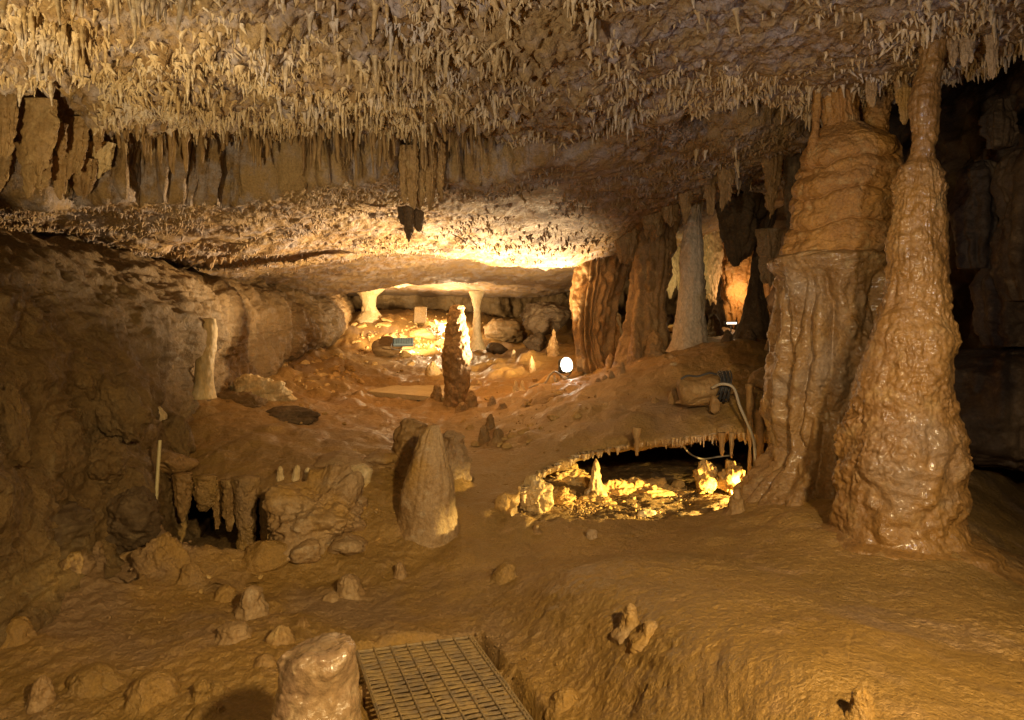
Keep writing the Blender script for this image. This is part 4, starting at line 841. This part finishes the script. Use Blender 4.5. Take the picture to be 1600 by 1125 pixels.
boulder(84, 915, 150, 150, 5.35, M['floor'], 'big clay-covered hump left of the black hole', 2008, planes=10, rough=.42, soft=.10, res=(120, 80))
boulder(256, 895, 92, 110, 5.7, M['floor'], 'clay-covered hump right of the black hole', 2009, planes=10, rough=.42, soft=.10, res=(100, 70))
boulder(415, 868, 100, 60, 6.0, M['floor'], 'low earthy block under the shelf right of the dark slot', 2010, rough=.2)
boulder(400, 618, 108, 76, 10.9, M['cream'], 'pitted pale boulder on the shelf below the left wall', 2011, planes=18, rough=.35, soft=.08, res=(160, 110), rot=.3)
boulder(360, 650, 130, 70, 10.2, M['wall'], 'brown hump in front of the pitted pale boulder', 2012, planes=10, rough=.42, soft=.10, res=(120, 80))
boulder(440, 652, 110, 34, 9.6, M['dark'], 'dark flat ledge rock on the shelf', 2013, rough=.35, depth=.35)
boulder(846, 640, 62, 42, 11.2, M['brown'], 'dark angular boulder below the floodlight stones', 2014, rough=.12, soft=.05, tilt=.5)
boulder(838, 664, 34, 14, 11.0, M['rubble'], 'small lit orange rock under the dark angular boulder', 2015, rough=.2)
boulder(852, 607, 44, 40, 13.4, M['rubble'], 'upright stone that the floodlight cable lies over', 2016, rough=.12, soft=.05)
boulder(880, 600, 36, 34, 13.5, M['brown'], 'dark stone propping up the bright floodlight', 2017, rough=.12)
boulder(1196, 594, 60, 36, 8.7, M['brown'], 'flat-sided block between the fallen log-like stone and the column', 2018, rough=.1, soft=.05, tilt=.35)
boulder(1100, 622, 88, 16, 8.75, M['brown'], 'tilted thin slab under the fallen log-like stone', 2019, rough=.2, soft=.05, tilt=.25)
boulder(1116, 632, 22, 30, 8.5, M['brown'], 'oval upright stone below the fallen log-like stone', 2020, rough=.1)
boulder(604, 546, 48, 36, 21.5, M['brown'], 'brown split boulder before the blue-grey floodlight back', 2021, rough=.15, soft=.05)
boulder(660, 522, 60, 26, 25.0, M['rubble'], 'flat slab of rock on the far mound', 2022, rough=.2, depth=.6)
V, q = box_arrays((0, 0, 0), (.46, .5, .62)); V[:, 0] += .06 * V[:, 2]; bevel(tag(_place(mesh_np('boulder', V, q, mat=M['wall'], smooth=False), P(656, 492, 26), .2), 'pale upright block on the far mound', 'boulder'), .04)
boulder(775, 546, 40, 24, 23.0, M['dark'], 'dark round boulder right of the thin far column', 2024, rough=.12)
boulder(850, 497, 92, 66, 20.5, M['dark'], 'great greenish-brown boulder at the far right of the chamber', 2025, planes=20, rough=.3, soft=.1, res=(120, 80))
boulder(838, 535, 40, 32, 20.0, M['dark'], 'dark rounded rock below the great greenish-brown boulder', 2026, rough=.2)
boulder(785, 520, 80, 50, 27.0, M['wall'], 'layered brown rock behind the thin far column', 2027, rough=.3)
boulder(705, 520, 70, 36, 27.5, M['wall'], 'brown overhanging rock at the back of the far mound', 2028, rough=.3)
boulder(1107, 747, 40, 44, 8.5, M['rubble'], 'bright golden rock standing at the right of the pit floor', 2029, rough=.5, soft=.05)
boulder(1144, 752, 42, 52, 8.35, M['rubble'], 'bright golden rock with a dark hollow beside the stone strands', 2030, rough=.6, soft=.05)
boulder(1060, 757, 22, 18, 9.0, M['rubble'], 'small golden rock at the end of the rubble bank', 2031, rough=.15)
boulder(1008, 801, 30, 12, 7.75, M['cream'], 'flat bright block lying on the pit floor', 2032, rough=.08, soft=.03)
for k_, a_ in enumerate([(955, 774, 80, 36, 8.8, 'crusted ledge at the left of the pit bank'), (1008, 768, 90, 32, 8.95, 'crusted ledge in the middle of the pit bank'), (1050, 773, 60, 26, 8.9, 'crusted ledge at the right of the pit bank'), (880, 745, 70, 30, 9.2, 'dim crusted ledge under the left part of the pit rim'), (868, 782, 60, 34, 8.1, 'golden crusted lump beside the glowing rock of the pit')]):
    boulder(a_[0], a_[1], a_[2], a_[3], a_[4], M['rubble'], a_[5], 2700 + k_, planes=14, rough=.7, soft=.06, res=(130, 80), depth=.3)
boulder(935, 790, 60, 40, 8.3, M['rubble'], 'crusted lump at the left end of the gravelly bank', 2034, rough=.4, res=(90, 60))
boulder(835, 775, 60, 70, 7.75, M['cream'], 'glowing crusted rock at the left end of the pit', 2035, rough=.4, res=(100, 70))
boulder(770, 790, 80, 40, 7.1, M['floor'], 'smooth yellow hump between the big cone and the pit', 2036, planes=20, rough=.12, soft=.2)
boulder(784, 786, 26, 30, 6.9, M['rubble'], 'small pointed rock on the smooth yellow hump', 2037, rough=.25)
stal(931, 762, 46, 18, 'cream', 'glowing spindle-shaped stalagmite inside the pit', 3001, blunt=.5, d=8.6)
boulder(1590, 935, 60, 60, 4.9, M['brown'], 'rough rock at the right picture edge beyond the mound', 2038, rough=.35)
boulder(1595, 1010, 40, 50, 4.3, M['brown'], 'low rock at the right picture edge near the bottom', 2039, rough=.3)
# lobes and swellings of the left wall
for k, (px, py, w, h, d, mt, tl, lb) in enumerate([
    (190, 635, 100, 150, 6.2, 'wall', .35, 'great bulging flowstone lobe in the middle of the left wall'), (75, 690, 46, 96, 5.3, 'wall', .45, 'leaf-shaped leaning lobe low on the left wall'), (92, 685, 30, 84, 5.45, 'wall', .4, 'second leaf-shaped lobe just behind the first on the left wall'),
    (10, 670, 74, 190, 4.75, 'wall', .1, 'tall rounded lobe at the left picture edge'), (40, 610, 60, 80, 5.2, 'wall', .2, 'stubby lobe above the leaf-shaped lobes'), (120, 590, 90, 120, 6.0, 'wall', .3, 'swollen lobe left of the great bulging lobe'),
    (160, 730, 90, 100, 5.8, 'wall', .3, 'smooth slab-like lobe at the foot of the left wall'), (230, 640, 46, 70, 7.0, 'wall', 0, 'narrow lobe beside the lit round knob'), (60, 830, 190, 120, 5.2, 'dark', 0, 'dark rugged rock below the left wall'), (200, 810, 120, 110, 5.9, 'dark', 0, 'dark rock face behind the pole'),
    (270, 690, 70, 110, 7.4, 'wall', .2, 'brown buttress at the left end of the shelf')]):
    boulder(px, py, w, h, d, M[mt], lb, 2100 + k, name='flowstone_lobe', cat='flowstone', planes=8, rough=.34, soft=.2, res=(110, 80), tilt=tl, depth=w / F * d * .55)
# slanting slabs and draperies under the lip of the shelf
boulder(276, 724, 50, 34, 6.95, M['brown'], 'flat slanting slab with pale scars at the left end of the shelf', 2200, name='stone_slab', cat='slab', rough=.2, soft=.05, tilt=-.5, depth=.25)
for k, (a, b, t0, b0, d, lb, be) in enumerate([(272, 299, 752, 812, 6.8, 'hooked drapery over the dark cavity, leftmost under the shelf', .1), (304, 338, 756, 798, 6.9, 'wide lumpy drapery over the dark cavity', .15), (330, 350, 764, 826, 6.95, 'narrow drapery behind the wide lumpy one', 0), (348, 370, 762, 832, 6.8, 'drapery left of the thick drapery pillar under the shelf', .1), (364, 404, 758, 900, 6.75, 'thick drapery pillar reaching from the shelf to the ground', -.1), (404, 432, 766, 880, 6.9, 'shadowy drapery between the pillar and the pale boulder', 0)]):
    curtain(a, b, t0, b0, d, M['floor'] if k in (1, 4) else M['brown'], lb, 2300 + k, 0.75, 0.012, 0.03, belly=be)
# right-hand wall: flowstone forms in the dark
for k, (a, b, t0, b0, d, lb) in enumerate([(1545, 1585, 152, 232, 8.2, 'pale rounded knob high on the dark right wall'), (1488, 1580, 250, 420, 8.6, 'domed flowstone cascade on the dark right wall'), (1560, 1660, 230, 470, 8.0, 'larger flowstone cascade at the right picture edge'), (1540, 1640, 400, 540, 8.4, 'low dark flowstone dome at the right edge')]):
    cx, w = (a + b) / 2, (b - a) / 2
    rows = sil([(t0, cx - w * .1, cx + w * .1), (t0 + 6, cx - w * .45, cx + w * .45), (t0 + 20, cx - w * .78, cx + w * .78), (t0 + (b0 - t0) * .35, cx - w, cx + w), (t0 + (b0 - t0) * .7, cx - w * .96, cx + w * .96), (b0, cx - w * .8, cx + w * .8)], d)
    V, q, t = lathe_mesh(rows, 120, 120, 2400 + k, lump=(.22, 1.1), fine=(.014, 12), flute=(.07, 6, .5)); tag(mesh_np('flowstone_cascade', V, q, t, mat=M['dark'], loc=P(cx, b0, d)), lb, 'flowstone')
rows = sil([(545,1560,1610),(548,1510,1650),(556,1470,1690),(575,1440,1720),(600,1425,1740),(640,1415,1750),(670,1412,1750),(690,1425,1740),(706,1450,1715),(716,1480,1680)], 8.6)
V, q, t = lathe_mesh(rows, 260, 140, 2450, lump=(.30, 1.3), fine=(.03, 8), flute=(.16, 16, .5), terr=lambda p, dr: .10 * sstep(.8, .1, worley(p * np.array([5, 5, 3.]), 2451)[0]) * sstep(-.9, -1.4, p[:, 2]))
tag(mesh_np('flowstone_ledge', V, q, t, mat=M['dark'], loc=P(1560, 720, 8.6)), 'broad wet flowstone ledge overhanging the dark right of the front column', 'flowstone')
# lit curtains in the side chamber
for k, (a, b, t0, b0, d, mt, lb) in enumerate([(1030, 1066, 360, 462, 17.6, 'cream', 'yellow lit curtain behind the white column'), (1096, 1130, 345, 470, 17.2, 'cream', 'whitish folded curtain right of the white column'), (1122, 1182, 392, 505, 17.4, 'flow', 'orange glowing curtain with fringed hem in the side chamber'), (1186, 1216, 430, 505, 17.8, 'flow', 'lit curtain seen through the gap beside the tiered column'), (1060, 1125, 330, 380, 18.5, 'cream', 'pale roof drape in the side chamber')]):
    curtain(a, b, t0, b0, d, M[mt], lb, 2500 + k, .5, .10, .3)
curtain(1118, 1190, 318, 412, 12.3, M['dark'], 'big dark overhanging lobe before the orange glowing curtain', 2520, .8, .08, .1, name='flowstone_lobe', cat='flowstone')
curtain(1184, 1218, 370, 446, 11.6, M['grey'], 'grey feathered drapery left of the tiered column', 2521, .6, .06, .15)
for k, (px, w, h) in enumerate([(1060, 40, 14), (1110, 60, 18), (1150, 50, 16), (1185, 40, 22), (1080, 40, 12)]):
    boulder(px, 512 + (k % 3) * 6, w, h, 16.5 + k * .4, M['rubble'], ['flat ledge rock behind the white column', 'stacked ledge rock in the side chamber', 'ledge rock under the orange glowing curtain', 'rock heap behind the black column', 'low rock at the back of the side chamber'][k], 2600 + k, rough=.3)
# ------------------------------------------------------------------ made things: floodlights, cables, walkway, grating, pole
M['black'] = plain('black_enamel', (0.03, 0.03, 0.032), 0.45); M['bluegrey'] = plain('blue_grey_enamel', (0.20, 0.27, 0.31), 0.4)
M['lens'] = plain('lit_glass', (1, 1, 1), 0.3, 0, (1.0, 0.90, 0.72), 28.0); M['lens2'] = plain('lit_tube', (1, 1, 1), 0.3, 0, (1.0, 0.8, 0.55), 3.0)
M['steel'] = plain('galvanised_steel', (0.30, 0.28, 0.25), 0.45, 0.8); M['cablegrey'] = plain('grey_cable', (0.42, 0.36, 0.27), 0.5); M['cableblack'] = plain('black_cable', (0.04, 0.04, 0.042), 0.45)
M['pole'] = plain('pale_pole', (0.55, 0.46, 0.25), 0.5); M['panel'] = rock('sandy_panel', (0.60, 0.48, 0.28), (0.52, 0.40, 0.22), (0.56, 0.46, 0.28), None, 3, (.6, .9), .25, 50)
def at(v, R, loc): return (np.array(v) @ np.array(R).T) + np.array(loc)
def floodlight(label, loc, rz, tilt, w, h, lit):
    r = thing('floodlight', loc, label, 'floodlight'); r.rotation_euler = (0, 0, rz)
    Rx = np.array([[1, 0, 0], [0, math.cos(tilt), -math.sin(tilt)], [0, math.sin(tilt), math.cos(tilt)]])
    V, q = box_arrays((0, .05, 0), (w, .12, h), None); hs = mesh_np('housing', V @ Rx.T, q, mat=M['bluegrey'] if not lit else M['black'], smooth=False, parent=r); bevel(hs, .03, 3)
    fins = [box_arrays((-w * .42 + w * .84 * k / 7, .13, 0), (.012, .06, h * .8)) for k in range(8)]
    V, q, _ = merge(fins); mesh_np('cooling_fins', V @ Rx.T, q, mat=M['bluegrey'] if not lit else M['black'], smooth=False, parent=r)
    n = 40; th = np.linspace(0, 2 * math.pi, n, endpoint=False); a, b = w * .45, h * .45
    sc_ = np.abs(np.cos(th)) ** 2.2 + np.abs(np.sin(th)) ** 2.2; sc_ = sc_ ** (-1 / 2.2)
    ring = np.stack([a * np.cos(th) * sc_, np.full(n, -.018), b * np.sin(th) * sc_], 1)
    V = np.concatenate([ring, ring * [.9, 1, .9] + [0, -.02, 0], [[0, -.045, 0]]]); i = np.arange(n); j = (i + 1) % n
    mesh_np('lens', V @ Rx.T, np.stack([i, j, j + n, i + n], 1), np.stack([i + n, j + n, np.full(n, 2 * n)], 1), mat=M['lens'] if lit else M['steel'], parent=r)
    if lit:
        i2 = np.stack([i, j, j + n, i + n], 1); rim_ = ring * [1.12, 1, 1.12]
        mesh_np('reflector', np.concatenate([rim_ + [0, -.06, 0], ring + [0, -.012, 0]]) @ Rx.T, i2, mat=M['steel'], parent=r)
    pts = spline([(-w * .54, .04, 0), (-w * .56, .06, -h * .5), (-w * .3, .08, -h * .75), (w * .3, .08, -h * .75), (w * .56, .06, -h * .5), (w * .54, .04, 0)], 30)
    V, q = tube_arrays(pts, .014); mesh_np('bracket', V, q, mat=M['steel'], parent=r)
    return r
floodlight('bright floodlight glaring toward the viewer from the slope', (LP[0], LP[1], LP[2]), 00.25, -0.30, .23, .29, True)
q_ = P(630, 536, 20.6); floodlight('blue-grey floodlight seen from behind on a boulder at the far mound', q_, math.pi + 0.15, 0.6, .62, .26, False)
r = thing('floodlight', P(1143, 505, 15.8), 'tiny strip lamp shining in the side chamber', 'floodlight')
V, q = box_arrays((0, 0, 0), (.30, .10, .08)); mesh_np('housing', V + [0, .06, 0], q, mat=M['black'], smooth=False, parent=r)
V, q = box_arrays((0, 0, 0), (.22, .03, .045)); mesh_np('lens', V + [0, -.01, .0], q, mat=M['lens2'], smooth=False, parent=r)
V, q = tube_arrays([(0, .05, -.04), (0, .05, -.2), (0, .05, -.4)], .02); mesh_np('stand', V, q, mat=M['steel'], parent=r)
def cable(pts, rad, mat, label, n=60, name='cable'):
    p = spline(pts, n); V, q = tube_arrays(p, rad, 8); return tag(mesh_np(name, V, q, mat=mat, loc=tuple(p[0])), label, 'cable')
cable([P(880, 590, 13.5), P(868, 581, 13.2), P(860, 585, 13.1), P(850, 600, 13.0), P(838, 601, 13.0), P(826, 606, 13.0)], .022, M['cablegrey'], 'white cable sagging from the bright floodlight over the upright stone')
cable([P(866, 586, 13.15), P(868, 600, 13.05), P(875, 612, 13.0), P(862, 618, 13.0)], .018, M['cablegrey'], 'short cable end dropping beside the upright stone')
cable([P(1113, 606, 8.45), P(1128, 600, 8.35), P(1146, 606, 8.3), P(1156, 635, 8.15), P(1168, 662, 8.0), P(1178, 690, 7.9), P(1180, 730, 7.85), P(1178, 765, 7.8)], .018, M['cablegrey'], 'stiff grey cable dropping from the log-like stone into the pit')
cable([P(1068, 684, 8.2), P(1069, 698, 8.5), P(1080, 710, 9.0), P(1098, 717, 9.3), P(1120, 714, 9.4), P(1146, 711, 9.4)], .012, M['cablegrey'], 'thin pale cable looping under the pit rim')
cable([P(1112, 684, 8.9), P(1122, 696, 9.3), P(1135, 706, 9.5), P(1150, 714, 9.5)], .014, M['cableblack'], 'dark cable running down at the back of the pit')
# fallen log-like stalagmite with a coil of cable
V, q, t = lathe_mesh([(0.30, 0.02, 0, 0), (0.295, 0.10, 0, 0), (0.28, .135, 0, 0), (0.1, .14, 0, 0), (-0.1, .15, 0, 0), (-.28, .145, 0, 0), (-.31, .11, 0, 0), (-.315, .02, 0, 0)], 80, 70, 2700, lump=(.05, 3), fine=(.01, 16), smooth=1)
o = mesh_np('fallen_stalagmite', V, q, t, mat=M['brown']); o.location = P(1098, 607, 8.7); o.rotation_euler = (0.15, math.radians(78), math.radians(8)); tag(o, 'broken stalagmite lying like a log above the pit', 'stalagmite')
cp = []
cc = np.array(P(1128, 603, 8.62)); rc = np.random.default_rng(5)
for k in range(9 * 24):
    w = 2 * math.pi * k / 24; R_ = .155 + .02 * math.sin(k * .7) + .012 * (k // 24 % 3)
    cp.append(cc + np.array([(k / 24 - 4.5) * .016 + .03 * math.sin(w), R_ * math.cos(w) * .9, R_ * math.sin(w)]))
V, q = tube_arrays(cp, .011, 6); tag(mesh_np('cable_coil', V, q, mat=M['cableblack'], loc=tuple(cc)), 'coil of black cable looped over the end of the log-like stone', 'cable')
cable([P(1064, 592, 8.6), P(1075, 587, 8.6), P(1090, 588, 8.6), P(1108, 583, 8.6), P(1120, 585, 8.6)], .013, M['cableblack'], 'black cable lying along the top of the log-like stone')
# thin pole on the left
V, q = tube_arrays(spline([P(241, 838, 6.15), P(244, 780, 6.2), P(247, 730, 6.25), P(250, 688, 6.3)], 20), .016, 10); tag(mesh_np('pole', V, q, mat=M['pole'], loc=P(241, 838, 6.15)), 'thin pale pole leaning against the dark rock face on the left', 'pole')
# walkway panel
zp = -1.60; c = [(P(568, 611, 1), 0), (P(702, 622, 1), 0), (P(775, 600, 1), 0), (P(641, 597, 1), 0)]
pts = [np.array([a[0][0], 1.0, 0]) * (zp / a[0][2]) + np.array([0, 0, zp]) for a in c]
V = np.array(pts + [p_ - np.array([0, 0, .09]) for p_ in pts]); r = thing('walkway', tuple(pts[0]), 'flat pale walkway panel lying left of the tall thin stalagmite', 'walkway')
mesh_np('deck', V - pts[0], [(0, 1, 2, 3), (7, 6, 5, 4), (0, 4, 5, 1), (1, 5, 6, 2), (2, 6, 7, 3), (3, 7, 4, 0)], mat=M['panel'], smooth=False, parent=r)
lg = [box_arrays(pts[0] * (1 - f) + pts[1] * f - pts[0] + np.array([0, .06, -.15]), (.07, .07, .2)) for f in (.03, .34, .66, .97)]
V, q, _ = merge(lg); mesh_np('support', V, q, mat=M['black'], smooth=False, parent=r)
# foreground grating: bearing bars and cross rods in one welded sheet
r = thing('walkway_grating', (GO[0], GO[1], GZ), 'rusty muddy steel walkway grating sunk in the foreground clay', 'grating')
def gp(a, b, z=0.0): v = GO + GW * a + GL * b; return np.array([v[0] - GO[0], v[1] - GO[1], z])
bars = []
gy = GL / np.linalg.norm(GL); gx_ = GW / np.linalg.norm(GW); LG = np.linalg.norm(GL); nb = 46; rb_ = np.random.default_rng(3)
for k in range(nb):
    b = k / (nb - 1) * 2.0; wv = [gp(a, b + .003 * math.sin(a * 30 + k) + rb_.normal(0, .0022)) for a in np.linspace(0, 1, 24)]
    for z0, z1 in ((0.003, -0.005),):
        L0 = np.array([w_ + np.append(gy * -.010, z0) for w_ in wv]); L1 = np.array([w_ + np.append(gy * .010, z0) for w_ in wv]); L2 = L0 + [0, 0, z1 - z0]; L3 = L1 + [0, 0, z1 - z0]
        V = np.concatenate([L0, L1, L3, L2]); m = len(wv); i = np.arange(m - 1)
        bars.append((V, np.concatenate([np.stack([i + j * m, i + 1 + j * m, i + 1 + ((j + 1) % 4) * m, i + ((j + 1) % 4) * m], 1) for j in range(4)])))
V, q, _ = merge(bars); M['rust'] = rock('muddy_steel', (0.36, 0.25, 0.12), (0.24, 0.18, 0.12), (0.40, 0.28, 0.12), None, 8, (.35, .6), .2, 80, .5)
mesh_np('bearing_bars', V, q, mat=M['rust'], smooth=False, parent=r)
rods = [tube_arrays([gp(a, b, .006) for b in np.linspace(-.01, 2.01, 30)], .0065, 6) for a in np.linspace(0.03, .99, 8)]
V, q, _ = merge(rods); mesh_np('cross_rods', V, q, mat=M['rust'], parent=r)
edge = [tube_arrays([gp(a, 0, 0.0) for a in (0, .5, 1)], .008, 6), tube_arrays([gp(0, b, 0.0) for b in (0, 1, 2)], .008, 6), tube_arrays([gp(1, b, 0.0) for b in (0, 1, 2)], .008, 6)]
V, q, _ = merge(edge); mesh_np('rim', V, q, mat=M['rust'], parent=r)

# ------------------------------------------------------------------ loose gravel and crumbs
def gravel(name, line, n, sx, sy, smin, smax, zf, mat, label, seed):
    r = np.random.default_rng(seed); base = [rock_arrays(seed + k, 9, 6, 9, 0.15, 0.06, (1, .85, .75)) for k in range(6)]
    VV, QQ, TT, off = [], [], [], 0
    k_ = r.uniform(0, len(line) - 1, n); a = k_.astype(int); f = k_ - a; Lp = np.array(line, float); b = np.minimum(a + 1, len(line) - 1)
    px = Lp[a, 0] + (Lp[b, 0] - Lp[a, 0]) * f + r.normal(0, sx, n); py = Lp[a, 1] + (Lp[b, 1] - Lp[a, 1]) * f + r.normal(0, sy, n)
    d = np.geomspace(3.0, 31, 700)
    for j in range(n):
        z = (CY - py[j]) / F * d; s_ = z - zf((px[j] - CX) / F * d, d); c = np.where((s_[1:] < 0) & (s_[:-1] >= 0))[0]
        if not len(c): continue
        p = np.array(P(px[j], py[j], d[c[0]])); sz = (smin + (smax - smin) * r.uniform() ** 2.5) * p[1] / F
        V, q, t = base[j % 6]; w = r.uniform(0, 6.28); c_, s2 = math.cos(w), math.sin(w)
        v = V * sz * r.uniform(.7, 1.3, 3); v = np.stack([v[:, 0] * c_ - v[:, 1] * s2, v[:, 0] * s2 + v[:, 1] * c_, v[:, 2]], 1) + p + [0, 0, sz * .25]
        VV.append(v); QQ.append(q + off); TT.append(t + off); off += len(v)
    return tag(mesh_np(name, np.concatenate(VV), np.concatenate(QQ), np.concatenate(TT), mat=mat), label, 'gravel', None, 'stuff')
gravel('pit_gravel', [(905, 800), (930, 782), (960, 770), (1000, 765), (1050, 768), (1075, 775)], 1500, 12, 6, 0.8, 2.8, low_z, M['rubble'], 'golden gravel banked across the lit pit floor', 4001)
gravel('pit_gravel', [(815, 790), (850, 770), (890, 785), (920, 805), (980, 808), (1030, 806)], 800, 14, 6, 0.8, 2.6, low_z, M['rubble'], 'golden gravel along the near edge of the pit floor', 4002)
gravel('scree', [(350, 605), (430, 580), (480, 575), (520, 560), (560, 560), (470, 600), (530, 590)], 700, 20, 9, 1.0, 4.5, floor_z, M['rubble'], 'loose scree at the foot of the lit left wall', 4003)
gravel('scree', [(560, 545), (600, 530), (640, 510), (690, 520), (700, 550)], 500, 26, 12, 1.0, 4.0, floor_z, M['rubble'], 'loose scree on the far mound', 4004)
gravel('crumbs', [(60, 1000), (200, 960), (330, 960), (420, 930), (440, 1050), (300, 1060)], 420, 70, 30, 0.8, 3.6, floor_z, M['floor'], 'clay crumbs over the left foreground', 4005)
gravel('crumbs', [(560, 990), (640, 985), (720, 985), (800, 1010), (840, 1080)], 160, 20, 8, 0.8, 3.0, floor_z, M['floor'], 'clay crumbs round the edge of the grating', 4006)
gravel('crumbs', [(760, 640), (800, 660), (850, 690), (900, 620), (960, 610)], 220, 30, 14, 0.8, 3.0, floor_z, M['brown'], 'dark crumbs on the slope below the floodlight', 4007)
print('t all', time.time() - exec_t)
